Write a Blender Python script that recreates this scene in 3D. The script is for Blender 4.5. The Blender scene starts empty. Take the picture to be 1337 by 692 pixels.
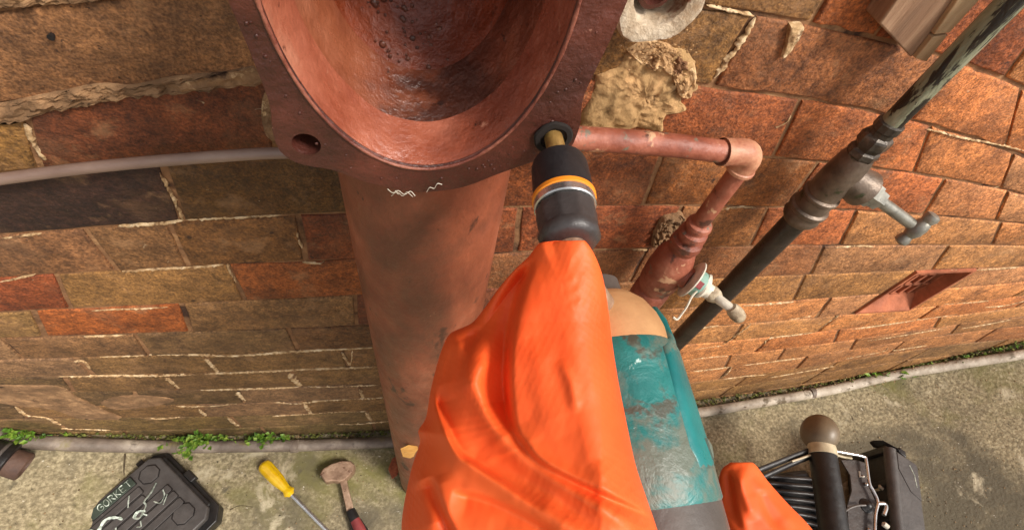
import bpy, bmesh, math, random
import numpy as np
from mathutils import Vector, Matrix, noise
random.seed(7)
rnd = random.Random(11)
C = bpy.context.scene.collection
S = bpy.context.scene

# ------------------------------------------------------------------ camera
W, H, F = 1337, 692, 642.27            # size of the photograph and focal length in its pixels
D, CZ = 0.341, 1.13                    # camera's distance from the wall, height over the yard
CAM = np.array([0.0, -D, CZ])
def _R(ax, t):
    c, s = math.cos(t), math.sin(t)
    return np.array([[1,0,0],[0,c,-s],[0,s,c]] if ax == 'x' else [[c,-s,0],[s,c,0],[0,0,1]])
MR = _R('z', -0.3477) @ _R('x', 0.6113) @ _R('z', 0.2564)
cam_d = bpy.data.cameras.new('camera')
cam = bpy.data.objects.new('camera', cam_d); C.objects.link(cam)
cam_d.sensor_width = 36; cam_d.lens = 36 * F / W
cam_d.clip_start = 0.01; cam_d.clip_end = 200
m4 = np.eye(4); m4[:3,:3] = MR; m4[:3,3] = CAM
cam.matrix_world = Matrix(m4.tolist())
S.camera = cam

# ------------------------------------------------------------------ light
SUN_EL, SUN_DIR = math.radians(48), Vector((0.62, -0.55, 0))    # the sun stands to the right, behind the camera
world = bpy.data.worlds.new('World'); S.world = world; world.use_nodes = True
nt = world.node_tree
sky = nt.nodes.new('ShaderNodeTexSky'); sky.sky_type = 'NISHITA'; sky.sun_disc = False
sky.sun_elevation = SUN_EL; sky.sun_rotation = math.atan2(SUN_DIR.x, SUN_DIR.y)
sky.dust_density = 3.0; sky.air_density = 1.0
bg = nt.nodes['Background']; bg.inputs[1].default_value = 0.11
hs = nt.nodes.new('ShaderNodeHueSaturation'); hs.inputs['Saturation'].default_value = 0.15
nt.links.new(sky.outputs[0], hs.inputs['Color']); nt.links.new(hs.outputs[0], bg.inputs[0])
sl = bpy.data.lights.new('sun', 'SUN'); sl.energy = 2.7; sl.angle = math.radians(14); sl.color = (1.0, 0.92, 0.82)
sun = bpy.data.objects.new('sun', sl); C.objects.link(sun)
sdir = Vector((SUN_DIR.x, SUN_DIR.y, 0)).normalized() * math.cos(SUN_EL) + Vector((0,0,math.sin(SUN_EL)))
sun.rotation_euler = sdir.to_track_quat('Z', 'Y').to_euler(); sun.location = (3, -3, 5)
S.view_settings.view_transform = 'Standard'; S.view_settings.look = 'None'
S.view_settings.exposure = 0.55; S.view_settings.gamma = 1
S.cycles.max_bounces = 6

# ------------------------------------------------------------------ survey helpers: where a seen point lies in the yard
def ray(px, py):
    d = MR @ np.array([px - W/2, -(py - H/2), -F]); return d
def PY(px, py, y=0.0):                  # on the vertical plane y
    d = ray(px, py); return Vector(CAM + d * ((y + D) / d[1]))
def PZ(px, py, z):
    d = ray(px, py); return Vector(CAM + d * ((z - CZ) / d[2]))
def AD(px, py, dep):                    # at a distance along the view axis
    return Vector(CAM + ray(px, py) * dep / F)
_gx = [-0.95,-0.715,-0.582,-0.391,-0.2,-0.066,0.2,0.45,0.74,1.0,1.12,1.255,1.391,1.492,1.75,2.2]
_gz = [0.215,0.139,0.072,-0.003,-0.055,-0.081,-0.092,-0.087,-0.066,-0.035,-0.006,0.04,0.112,0.18,0.26,0.30]
_xs = np.linspace(-3, 4, 701); _zs = np.interp(_xs, _gx, _gz)
for _ in range(3): _zs = np.convolve(np.pad(_zs, 7, 'edge'), np.ones(15)/15, 'valid')
def zg(x): return float(np.interp(x, _xs, _zs))
def G(px, py, h=0.0):                   # on the ground, h above it
    z = 0.0
    for _ in range(40):
        p = PZ(px, py, z + h); z = 0.5*z + 0.5*zg(p.x)
    return PZ(px, py, z + h)

# ------------------------------------------------------------------ mesh helpers
def smooth(me, ang=None):
    me.polygons.foreach_set('use_smooth', [True]*len(me.polygons))
    if ang is not None: me.set_sharp_from_angle(angle=math.radians(ang))
class MB:
    def __init__(s): s.v = []; s.f = []
    def add(s, vs, fs):
        n = len(s.v); s.v += [tuple(v) for v in vs]; s.f += [tuple(i+n for i in f) for f in fs]; return s
    def rings(s, rings, cap=True, closed=True):
        n = len(rings[0]); vs = [v for r in rings for v in r]; fs = []
        for i in range(len(rings)-1):
            for j in range(n if closed else n-1):
                a, b = i*n+j, i*n+(j+1) % n
                fs.append((a, b, b+n, a+n))
        if cap:
            fs.append(tuple(range(n-1, -1, -1))); k = (len(rings)-1)*n
            fs.append(tuple(range(k, k+n)))
        return s.add(vs, fs)
    def tube(s, pts, rad, n=16, cap=True, flat=1.0):
        pts = [Vector(p) for p in pts]
        if not isinstance(rad, (list, tuple)): rad = [rad]*len(pts)
        t = (pts[1]-pts[0]).normalized()
        u = t.orthogonal().normalized(); rings = []
        for i, p in enumerate(pts):
            a = pts[max(i-1, 0)]; b = pts[min(i+1, len(pts)-1)]
            t2 = (b-a)
            if t2.length > 1e-9: t2.normalize(); t = t2
            u = (u - t*u.dot(t)).normalized(); w = t.cross(u)
            rings.append([p + (u*math.cos(2*math.pi*k/n) + w*math.sin(2*math.pi*k/n)*flat)*rad[i] for k in range(n)])
        return s.rings(rings, cap)
    def lathe(s, a, d, prof, n=28, fn=None):    # prof: (distance along d, radius)
        a = Vector(a); d = Vector(d).normalized(); u = d.orthogonal().normalized(); w = d.cross(u); rings = []
        for t, r in prof:
            rings.append([a + d*t + (u*math.cos(2*math.pi*k/n) + w*math.sin(2*math.pi*k/n))*(r if fn is None else fn(t, r, 2*math.pi*k/n)) for k in range(n)])
        return s.rings(rings)
    def box(s, c, ax, ay, az):                  # centre and three half axes
        c, ax, ay, az = map(Vector, (c, ax, ay, az))
        vs = [c + ax*i + ay*j + az*k for i in (-1,1) for j in (-1,1) for k in (-1,1)]
        return s.add(vs, [(0,1,3,2),(4,6,7,5),(0,4,5,1),(2,3,7,6),(0,2,6,4),(1,5,7,3)])
    def sphere(s, c, r, n=12, m=8, sc=(1,1,1)):
        rings = []
        for i in range(m+1):
            th = math.pi*(0.02 + 0.96*i/m)
            rings.append([Vector(c) + Vector((math.sin(th)*math.cos(2*math.pi*k/n)*r*sc[0], math.sin(th)*math.sin(2*math.pi*k/n)*r*sc[1], math.cos(th)*r*sc[2])) for k in range(n)])
        return s.rings(rings)
    def prism(s, poly, off):                    # polygon of points pushed along off
        off = Vector(off); return s.rings([[Vector(p) for p in poly], [Vector(p)+off for p in poly]])
    def mesh(s, name, mat, ang=40):
        me = bpy.data.meshes.new(name); me.from_pydata(s.v, [], s.f)
        bm = bmesh.new(); bm.from_mesh(me); bmesh.ops.recalc_face_normals(bm, faces=bm.faces); bm.to_mesh(me); bm.free()
        if mat: me.materials.append(mat)
        smooth(me, ang); return me
    def build(s, name, mat, parent=None, ang=40, bevel=0, **kw):
        o = bpy.data.objects.new(name, s.mesh(name, mat, ang)); C.objects.link(o)
        if parent: o.parent = parent; o.matrix_parent_inverse = parent.matrix_world.inverted()
        if bevel:
            b = o.modifiers.new('bevel', 'BEVEL'); b.width = bevel; b.segments = 3; b.limit_method = 'ANGLE'; b.angle_limit = math.radians(35)
        tag(o, **kw); return o
def tag(o, label=None, category=None, group=None, kind=None):
    for k, v in (('label', label), ('category', category), ('group', group), ('kind', kind)):
        if v: o[k] = v
    return o
def thing(name, loc, label, category, group=None, kind=None):
    o = bpy.data.objects.new(name, None); C.objects.link(o); o.location = loc; o.empty_display_size = .05
    o.matrix_world = Matrix.Translation(Vector(loc))
    return tag(o, label, category, group, kind)

def spline(pts, n=8):
    P = [np.array(p, float) for p in pts]; P = [2*P[0]-P[1]] + P + [2*P[-1]-P[-2]]; out = []
    for i in range(1, len(P)-2):
        for k in range(n):
            t = k/n; a, b, c, d = P[i-1:i+3]
            out.append(0.5*((2*b) + (-a+c)*t + (2*a-5*b+4*c-d)*t*t + (-a+3*b-3*c+d)*t**3))
    out.append(P[-2]); return out

# ------------------------------------------------------------------ materials
def lin(r, g, b): return tuple(((c/255)/12.92 if c/255 <= 0.04045 else ((c/255+0.055)/1.055)**2.4) for c in (r, g, b)) + (1,)
def mat(name, cols, scale=20, rough=0.7, metal=0.0, bump=0.3, bscale=60, spots=None, spec=0.5, rvar=0.12, detail=8, dist=0.0, stretch=None, coat=0):
    """cols: list of (position, colour) over a noise; spots: list of (colour, scale, threshold, softness) layers"""
    m = bpy.data.materials.new(name); m.use_nodes = True; t = m.node_tree; N = t.nodes; L = t.links
    b = N['Principled BSDF']; b.inputs['Metallic'].default_value = metal; b.inputs['Specular IOR Level'].default_value = spec
    b.inputs['Coat Weight'].default_value = coat
    geo = N.new('ShaderNodeNewGeometry'); vec = geo.outputs['Position']
    if stretch:
        mp = N.new('ShaderNodeMapping'); mp.inputs['Scale'].default_value = stretch; L.new(vec, mp.inputs[0]); vec = mp.outputs[0]
    def noi(sc, det=detail, d=dist, off=None):
        n = N.new('ShaderNodeTexNoise'); n.inputs['Scale'].default_value = sc; n.inputs['Detail'].default_value = det; n.inputs['Distortion'].default_value = d
        n.inputs['Roughness'].default_value = 0.62
        if off is not None:
            v = N.new('ShaderNodeVectorMath'); v.operation = 'ADD'; v.inputs[1].default_value = off; L.new(vec, v.inputs[0]); L.new(v.outputs[0], n.inputs[0])
        else: L.new(vec, n.inputs[0])
        return n.outputs[0]
    r = N.new('ShaderNodeValToRGB'); e = r.color_ramp.elements
    while len(e) < len(cols): e.new(0.5)
    for i, (p, c) in enumerate(cols): e[i].position = p; e[i].color = c
    n0 = noi(scale); L.new(n0, r.inputs[0]); col = r.outputs[0]
    for k, (c, sc, th, so) in enumerate(spots or []):
        n = noi(sc, 6, 0.3, (3.1*k+1, 7.7, 2.3*k)); mr = N.new('ShaderNodeMapRange'); mr.inputs[1].default_value = th; mr.inputs[2].default_value = th+so
        L.new(n, mr.inputs[0]); mx = N.new('ShaderNodeMix'); mx.data_type = 'RGBA'
        L.new(mr.outputs[0], mx.inputs[0]); L.new(col, mx.inputs[6]); mx.inputs[7].default_value = c; col = mx.outputs[2]
    L.new(col, b.inputs['Base Color'])
    mr = N.new('ShaderNodeMapRange'); mr.inputs[3].default_value = rough-rvar; mr.inputs[4].default_value = min(1, rough+rvar); mr.inputs[1].default_value = .3; mr.inputs[2].default_value = .7
    L.new(noi(scale*2.3), mr.inputs[0]); L.new(mr.outputs[0], b.inputs['Roughness'])
    if bump:
        bp = N.new('ShaderNodeBump'); bp.inputs['Strength'].default_value = bump; bp.inputs['Distance'].default_value = 0.35/bscale
        L.new(noi(bscale, 10), bp.inputs['Height']); L.new(bp.outputs[0], b.inputs['Normal'])
    m['n'] = 1; return m

def brick_mat():
    m = bpy.data.materials.new('brick_face'); m.use_nodes = True; t = m.node_tree; N = t.nodes; L = t.links; b = N['Principled BSDF']
    geo = N.new('ShaderNodeNewGeometry'); oi = N.new('ShaderNodeObjectInfo'); 
    v = N.new('ShaderNodeVectorMath'); v.operation = 'ADD'; L.new(geo.outputs['Position'], v.inputs[0])
    sc = N.new('ShaderNodeVectorMath'); sc.operation = 'SCALE'; sc.inputs[0].default_value = (7, 3, 5); L.new(oi.outputs['Random'], sc.inputs['Scale']); L.new(sc.outputs[0], v.inputs[1])
    def noi(s, d=8, vec=None, dist=0):
        n = N.new('ShaderNodeTexNoise'); n.inputs['Scale'].default_value = s; n.inputs['Detail'].default_value = d; n.inputs['Roughness'].default_value = .65; n.inputs['Distortion'].default_value = dist
        L.new(vec or v.outputs[0], n.inputs[0]); return n.outputs[0]
    def mrange(src, a, b_, c=0, d=1):
        r = N.new('ShaderNodeMapRange'); r.inputs[1].default_value = a; r.inputs[2].default_value = b_; r.inputs[3].default_value = c; r.inputs[4].default_value = d; L.new(src, r.inputs[0]); return r.outputs[0]
    def mix(f, a, b_, mode='MIX', fac=None):
        x = N.new('ShaderNodeMix'); x.data_type = 'RGBA'; x.blend_type = mode
        if f is not None: L.new(f, x.inputs[0])
        else: x.inputs[0].default_value = fac
        if hasattr(a, 'links'): L.new(a, x.inputs[6])
        else: x.inputs[6].default_value = a
        if hasattr(b_, 'links'): L.new(b_, x.inputs[7])
        else: x.inputs[7].default_value = b_
        return x.outputs[2]
    r = N.new('ShaderNodeValToRGB'); e = r.color_ramp.elements; e[0].position = .3; e[0].color = (.55,.52,.5,1); e[1].position = .68; e[1].color = (1.35,1.32,1.25,1)
    L.new(noi(22), r.inputs[0]); col = mix(None, oi.outputs['Color'], r.outputs[0], 'MULTIPLY', 1.0)
    r2 = N.new('ShaderNodeValToRGB'); e = r2.color_ramp.elements; e[0].position = .36; e[0].color = (.66,.64,.62,1); e[1].position = .64; e[1].color = (1.32,1.28,1.2,1)
    L.new(noi(130), r2.inputs[0]); col = mix(None, col, r2.outputs[0], 'MULTIPLY', 1.0)
    r3 = N.new('ShaderNodeValToRGB'); e = r3.color_ramp.elements; e[0].position = .38; e[0].color = (.62,.58,.55,1); e[1].position = .62; e[1].color = (1.36,1.34,1.3,1)
    L.new(noi(420, 3), r3.inputs[0]); col = mix(None, col, r3.outputs[0], 'MULTIPLY', 1.0)
    col = mix(mrange(noi(9, 5, geo.outputs['Position'], .3), .52, .70, 0, .38), col, lin(152,112,78))
    col = mix(mrange(noi(26, 9, geo.outputs['Position'], .2), .56, .66, 0, .3), col, lin(196,150,106))      # weathering
    col = mix(mrange(noi(14, 9, None, .3), .55, .72, 0, .6), col, lin(58,36,26))      # soot
    col = mix(mrange(noi(48, 4), .67, .72, 0, .85), col, lin(50,28,18))
    col = mix(mrange(noi(150, 3), .69, .72, 0, .8), col, lin(44,26,18))         # pits
    col = mix(mrange(noi(75, 3, None, 1.0), .73, .76, 0, .75), col, lin(205,180,145))   # lime specks
    hsn = N.new('ShaderNodeHueSaturation'); hsn.inputs['Saturation'].default_value = 1.0; hsn.inputs['Value'].default_value = 1.0; hsn.inputs['Hue'].default_value = .4995; L.new(col, hsn.inputs['Color']); col = hsn.outputs[0]
    L.new(col, b.inputs['Base Color'])
    L.new(mrange(noi(30), .3, .7, .55, .9), b.inputs['Roughness'])
    bp = N.new('ShaderNodeBump'); bp.inputs['Strength'].default_value = 1.0; bp.inputs['Distance'].default_value = .005; L.new(noi(70, 12), bp.inputs['Height'])
    bp2 = N.new('ShaderNodeBump'); bp2.inputs['Strength'].default_value = .9; bp2.inputs['Distance'].default_value = .0014; L.new(noi(300, 6), bp2.inputs['Height']); L.new(bp.outputs[0], bp2.inputs['Normal'])
    L.new(bp2.outputs[0], b.inputs['Normal']); return m

M = {}
M['brick'] = brick_mat()
M['mortar'] = mat('lime_mortar', [(.25, lin(98,68,44)), (.5, lin(140,100,66)), (.72, lin(186,142,98))], 30, .9, bump=1.0, bscale=120, spots=[(lin(214,182,140), 22, .64, .06), (lin(64,40,26), 14, .55, .1)])
M['cream'] = mat('cream_mortar', [(.34, lin(138,102,66)), (.5, lin(196,162,118)), (.66, lin(234,208,168))], 90, .9, bump=1.0, bscale=190, spots=[(lin(112,80,52), 70, .56, .08)])
M['render'] = mat('old_render', [(.3, lin(104,78,52)), (.5, lin(136,102,70)), (.7, lin(178,138,98))], 40, .9, bump=1.0, bscale=110, spots=[(lin(205,172,128), 50, .64, .06), (lin(70,46,28), 38, .64, .06)])
M['patch'] = mat('sandy_mortar', [(.3, lin(132,104,66)), (.5, lin(172,136,90)), (.7, lin(212,166,114))], 22, .9, bump=.8, bscale=90, spots=[(lin(96,70,40), 22, .6, .05)])
M['ground'] = mat('yard_concrete', [(.28, lin(90,80,60)), (.5, lin(144,131,102)), (.72, lin(194,180,146))], 150, .88, bump=1.0, bscale=130, spots=[(lin(118,112,66), 5.2, .50, .14), (lin(96,88,70), 3.1, .48, .12), (lin(186,174,146), 11, .60, .08), (lin(96,88,70), 19, .62, .07), (lin(216,208,190), 150, .68, .02), (lin(58,50,38), 120, .66, .04)], dist=.15, detail=12)
M['joint'] = mat('dirty_joint', [(.3, lin(60,50,36)), (.7, lin(92,78,56))], 60, .95)
M['rust'] = mat('red_oxide_iron', [(.25, lin(78,38,24)), (.42, lin(122,62,40)), (.58, lin(146,78,52)), (.75, lin(170,100,74))], 22, .46, bump=.5, bscale=75, spec=.55, spots=[(lin(104,58,40), 9, .5, .14), (lin(74,40,28), 30, .61, .05), (lin(46,26,20), 75, .67, .03), (lin(192,144,116), 110, .70, .03)], stretch=(1,1,.6))
M['rust_dark'] = mat('dark_oxide_iron', [(.25, lin(44,20,14)), (.5, lin(76,36,26)), (.75, lin(106,54,40))], 24, .40, bump=.6, bscale=70, spec=.6, spots=[(lin(44,24,24), 30, .6, .06), (lin(150,104,86), 110, .7, .03)])
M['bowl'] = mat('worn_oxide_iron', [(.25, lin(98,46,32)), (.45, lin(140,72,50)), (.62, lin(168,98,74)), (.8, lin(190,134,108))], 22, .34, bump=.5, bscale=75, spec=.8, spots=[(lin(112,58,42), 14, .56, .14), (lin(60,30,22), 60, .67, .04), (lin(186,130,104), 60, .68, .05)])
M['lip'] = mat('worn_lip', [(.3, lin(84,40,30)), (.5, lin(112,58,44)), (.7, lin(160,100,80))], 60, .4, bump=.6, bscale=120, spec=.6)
M['bowlback'] = mat('dark_rusted_iron', [(.3, lin(66,26,12)), (.5, lin(104,44,22)), (.7, lin(142,68,40))], 18, .34, bump=.8, bscale=110, spec=.6, spots=[(lin(50,22,12), 34, .60, .06), (lin(160,92,62), 90, .69, .03)])
M['bowlmid'] = mat('mid_brown_iron', [(.25, lin(72,34,20)), (.45, lin(108,54,34)), (.62, lin(136,76,50)), (.8, lin(158,98,72))], 15, .34, bump=.55, bscale=80, spec=.8, spots=[(lin(62,28,16), 16, .52, .12), (lin(40,20,14), 60, .64, .04)])
M['nodule'] = mat('rust_nodule', [(.3, lin(48,26,18)), (.7, lin(110,62,42))], 60, .4, spec=.6)
M['redpaint'] = mat('red_painted_pipe', [(.25, lin(106,52,36)), (.45, lin(140,76,56)), (.6, lin(164,98,76)), (.75, lin(186,126,100))], 30, .5, bump=.4, bscale=70, spots=[(lin(205,158,122), 34, .62, .04), (lin(84,50,38), 26, .58, .06), (lin(112,100,84), 42, .62, .04)])
M['rednew'] = mat('limed_elbow', [(.3, lin(150,80,58)), (.55, lin(196,140,108)), (.75, lin(214,170,132))], 40, .5, bump=.4)
M['grey'] = mat('grey_pipe_paint', [(.3, lin(112,90,80)), (.6, lin(150,126,112)), (.8, lin(176,152,136))], 25, .36, bump=.2, spec=.5, stretch=(.3,1,1))
M['lead'] = mat('lead_pipe', [(.3, lin(80,70,60)), (.5, lin(118,104,92)), (.72, lin(176,162,144))], 14, .6, bump=.5, bscale=60, spots=[(lin(120,108,70), 14, .6, .08), (lin(70,58,50), 18, .6, .08)])
M['leadlit'] = mat('lit_weathered_pipe', [(.3, lin(120,106,92)), (.5, lin(176,162,144)), (.72, lin(214,202,184))], 20, .6, bump=.5, bscale=60, spots=[(lin(104,90,70), 20, .6, .06)])  # pale copy of the lead, brighter light on the right put into its colour
M['blackpipe'] = mat('tarred_pipe', [(.3, lin(30,24,20)), (.6, lin(52,42,36)), (.8, lin(84,72,62))], 40, .38, bump=.35, spec=.5)
M['flaking'] = mat('flaking_pale_paint', [(.44, lin(30,25,20)), (.475, lin(50,44,36)), (.49, lin(124,126,102)), (.75, lin(176,174,148))], 34, .42, bump=.6, bscale=60, stretch=(1.8,1.8,.45), dist=.5, spots=[(lin(34,28,22), 80, .58, .02)])
M['bronze'] = mat('dull_gunmetal', [(.3, lin(70,58,48)), (.55, lin(112,96,82)), (.75, lin(148,130,112))], 35, .42, metal=.35, bump=.3, spots=[(lin(60,62,40), 45, .6, .06)])
M['gunmetal'] = mat('dark_gunmetal', [(.3, lin(40,36,32)), (.55, lin(78,70,62)), (.75, lin(128,116,102))], 60, .4, metal=.4, bump=.4)
M['chrome'] = mat('grey_steel', [(.3, lin(104,102,94)), (.7, lin(172,168,156))], 50, .36, metal=.45, bump=.15)
M['limescale'] = mat('limescaled_brass', [(.3, lin(92,72,52)), (.5, lin(160,142,116)), (.7, lin(205,192,166))], 70, .7, bump=.7, bscale=120)
M['white'] = mat('off_white_tape', [(.3, lin(180,170,150)), (.7, lin(226,220,204))], 60, .6, bump=.3)
M['tealtape'] = mat('teal_band', [(.3, lin(110,150,138)), (.7, lin(150,180,164))], 60, .6, bump=.2)
M['wood'] = mat('weathered_wood', [(.3, lin(104,76,56)), (.55, lin(142,108,82)), (.75, lin(176,142,112))], 60, .8, bump=.6, bscale=80, stretch=(1,1,.12))
M['palewood'] = mat('pale_wood', [(.3, lin(140,108,76)), (.55, lin(184,152,114)), (.75, lin(210,184,148))], 60, .8, bump=.6, bscale=80, stretch=(1,1,.12))
M['crust'] = mat('sandy_crust', [(.3, lin(150,112,72)), (.5, lin(196,156,110)), (.7, lin(226,196,152))], 60, .9, bump=1.0, bscale=110, spots=[(lin(116,78,48), 40, .58, .06)])
M['plaster'] = mat('crusted_lime', [(.3, lin(140,112,84)), (.5, lin(190,170,144)), (.7, lin(222,208,186))], 45, .8, bump=1.0, bscale=90, spots=[(lin(120,78,54), 36, .56, .06), (lin(178,146,112), 20, .5, .1)])
M['terra'] = mat('terracotta', [(.3, lin(132,74,48)), (.6, lin(182,106,72)), (.8, lin(200,130,92))], 30, .8, bump=.4)
M['dark'] = mat('cavity_dark', [(.3, lin(18,12,10)), (.7, lin(34,24,18))], 40, .95, bump=0)
M['rubber'] = mat('black_rubber', [(.3, lin(24,22,24)), (.7, lin(44,41,42))], 40, .45, bump=.25, bscale=90, spec=.45)
M['rubber2'] = mat('scuffed_black_rubber', [(.3, lin(38,35,35)), (.7, lin(72,67,66))], 30, .38, bump=.25, bscale=60, spec=.5)
M['orangeband'] = mat('orange_band', [(.3, lin(226,126,24)), (.7, lin(240,150,44))], 40, .45, bump=.1)
M['steel'] = mat('bright_steel', [(.3, lin(190,188,186)), (.7, lin(225,224,222))], 60, .22, metal=.9, bump=.05)
M['brass'] = mat('brass_bolt', [(.3, lin(110,80,38)), (.6, lin(170,134,74)), (.8, lin(196,164,104))], 90, .45, metal=.4, bump=.4)
M['nose'] = mat('cast_nose', [(.3, lin(176,130,88)), (.55, lin(208,164,114)), (.8, lin(222,184,136))], 18, .5, metal=.15, bump=.15, spots=[(lin(150,106,72), 60, .66, .05)])
M['teal'] = mat('teal_plastic', [(.3, lin(12,100,102)), (.7, lin(24,130,128))], 20, .35, bump=.12, bscale=50, spec=.5, spots=[(lin(84,112,104), 50, .60, .06), (lin(120,170,166), 90, .68, .03)])
M['tealworn'] = mat('scuffed_teal_plastic', [(.3, lin(18,92,92)), (.7, lin(34,120,116))], 20, .4, bump=.35, bscale=60, spec=.5, spots=[(lin(98,108,96), 32, .47, .09), (lin(72,76,66), 60, .57, .05), (lin(170,206,200), 90, .68, .03)], stretch=(1,1,.7), dist=.4)
M['greytool'] = mat('dark_grey_plastic', [(.3, lin(70,64,60)), (.7, lin(96,88,82))], 30, .5, bump=.2)
M['plate'] = mat('bracket_brown_black', [(.3, lin(44,36,32)), (.7, lin(70,60,54))], 40, .4, bump=.2)
M['case'] = mat('case_plastic', [(.3, lin(62,58,56)), (.7, lin(88,83,80))], 30, .5, bump=.3, bscale=150, spec=.4, spots=[(lin(120,112,104), 60, .68, .06)])
M['caseblack'] = mat('case_black', [(.3, lin(22,20,20)), (.7, lin(42,39,37))], 30, .4, bump=.2, spec=.45)
M['casegreen'] = mat('case_label_green', [(.3, lin(44,54,46)), (.7, lin(66,76,64))], 30, .6, bump=.2)
M['chalk'] = mat('chalk_marks', [(.42, lin(140,150,138)), (.6, lin(214,222,208))], 160, .9, bump=.2)
M['yellow'] = mat('clear_yellow_plastic', [(.3, lin(206,158,4)), (.7, lin(232,192,14))], 40, .18, bump=.05, spec=.7, coat=.5)
M['hammer'] = mat('rusted_steel', [(.3, lin(122,94,74)), (.55, lin(164,134,110)), (.75, lin(196,168,144))], 45, .5, metal=.3, bump=.4, spots=[(lin(96,62,44), 60, .62, .05)])
M['redgrip'] = mat('red_grip', [(.3, lin(112,42,44)), (.7, lin(150,66,64))], 30, .5)
M['ballm'] = mat('bronzed_ball', [(.3, lin(84,70,54)), (.6, lin(112,96,74)), (.8, lin(132,116,92))], 14, .5, bump=.06, spec=.5)
M['neck'] = mat('beige_collar', [(.3, lin(160,146,116)), (.7, lin(200,186,156))], 40, .5, bump=.1)
M['leaf'] = mat('fresh_leaf', [(.3, lin(52,84,24)), (.5, lin(92,130,36)), (.72, lin(166,180,76))], 90, .55, bump=.2)
M['moss'] = mat('moss', [(.3, lin(58,66,22)), (.5, lin(96,98,40)), (.72, lin(140,140,74))], 70, .95, bump=1.0, bscale=140)
M['debris'] = mat('dry_litter', [(.3, lin(72,54,34)), (.5, lin(128,102,70)), (.72, lin(190,166,126))], 120, .9, bump=.6)
M['deadleaf'] = mat('rust_brown_leaf', [(.3, lin(112,50,26)), (.6, lin(166,88,52)), (.8, lin(196,130,92))], 120, .6, bump=.4)
M['amber'] = mat('amber_leaf', [(.3, lin(196,134,62)), (.7, lin(224,170,92))], 100, .5, bump=.3)

def glove_mat():
    m = bpy.data.materials.new('orange_rubber'); m.use_nodes = True; t = m.node_tree; N = t.nodes; L = t.links; b = N['Principled BSDF']
    geo = N.new('ShaderNodeNewGeometry')
    n = N.new('ShaderNodeTexNoise'); n.inputs['Scale'].default_value = 16; n.inputs['Detail'].default_value = 5; L.new(geo.outputs[0], n.inputs[0])
    r = N.new('ShaderNodeValToRGB'); e = r.color_ramp.elements; e[0].position = .3; e[0].color = lin(238,84,30); e[1].position = .72; e[1].color = lin(250,112,52); L.new(n.outputs[0], r.inputs[0]); L.new(r.outputs[0], b.inputs['Base Color'])
    b.inputs['Roughness'].default_value = .55; b.inputs['Specular IOR Level'].default_value = .35
    b.inputs['Subsurface Weight'].default_value = .08; b.inputs['Subsurface Radius'].default_value = (.01,.004,.002)
    # fine diamond grip texture pressed into the rubber, only in patches
    mp = N.new('ShaderNodeMapping'); mp.inputs['Rotation'].default_value = (0, .5, .7); L.new(geo.outputs[0], mp.inputs[0])
    vo = N.new('ShaderNodeTexVoronoi'); vo.inputs['Scale'].default_value = 420; vo.inputs['Randomness'].default_value = .25; L.new(mp.outputs[0], vo.inputs[0])
    n2 = N.new('ShaderNodeTexNoise'); n2.inputs['Scale'].default_value = 24; L.new(geo.outputs[0], n2.inputs[0])
    mr = N.new('ShaderNodeMapRange'); mr.inputs[1].default_value = .48; mr.inputs[2].default_value = .62; mr.inputs[1].default_value = .40; L.new(n2.outputs[0], mr.inputs[0]); mr.inputs[4].default_value = .8
    mu = N.new('ShaderNodeMath'); mu.operation = 'MULTIPLY'; L.new(vo.outputs[0], mu.inputs[0]); L.new(mr.outputs[0], mu.inputs[1])
    bp = N.new('ShaderNodeBump'); bp.inputs['Strength'].default_value = .35; bp.inputs['Distance'].default_value = .0006; L.new(mu.outputs[0], bp.inputs['Height'])
    n3 = N.new('ShaderNodeTexNoise'); n3.inputs['Scale'].default_value = 45; n3.inputs['Detail'].default_value = 6; n3.inputs['Distortion'].default_value = .3; L.new(geo.outputs[0], n3.inputs[0])
    bp2 = N.new('ShaderNodeBump'); bp2.inputs['Strength'].default_value = .18; bp2.inputs['Distance'].default_value = .002; L.new(n3.outputs[0], bp2.inputs['Height']); L.new(bp.outputs[0], bp2.inputs['Normal'])
    L.new(bp2.outputs[0], b.inputs['Normal']); return m
M['glove'] = glove_mat()

# ------------------------------------------------------------------ the ground
def build_ground():
    xs = sorted(set([-20,-10,-5,-3] + list(np.round(np.arange(-2, 2.6, .02), 3)) + [3,4,6,12,20]))
    ys = sorted(set([-20,-10,-5,-3,-2] + list(np.round(np.arange(-1.2, .16, .02), 3)) + [.3]))
    mb = MB(); vs = []
    for y in ys:
        for x in xs:
            h = noise.noise(Vector((x*9, y*9, 0)))*.003 + noise.noise(Vector((x*31, y*31, 3)))*.0016
            vs.append((x, y, zg(x) + (h if abs(x) < 3 and y > -1.3 else 0)))
    nx = len(xs); fs = [(j*nx+i, j*nx+i+1, (j+1)*nx+i+1, (j+1)*nx+i) for j in range(len(ys)-1) for i in range(nx-1)]
    o = mb.add(vs, fs).build('ground', M['ground'], kind='structure')
    # cracks and slab joints: shallow ribbons of dirt
    def joint(pts, w):
        p = [G(*q, .0004) for q in pts]; p = [Vector(a) for a in spline([tuple(a) for a in p], 8)]; mbj = MB(); r = []
        for i, a in enumerate(p):
            t = (p[min(i+1, len(p)-1)] - p[max(i-1, 0)]).normalized(); n = t.cross(Vector((0,0,1)))*w*(.7+.6*rnd.random())
            r.append([a+n, a-n, a-n-Vector((0,0,.004)), a+n-Vector((0,0,.004))])
        return mbj.rings(r).build('slab_joint', M['joint'], o)
    joint([(163,592),(162,606),(161,625)], .0013)
    joint([(300,665),(312,660),(330,662)], .0012)
    joint([(1102,517),(1108,533),(1114,548)], .0009)
build_ground()

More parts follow.
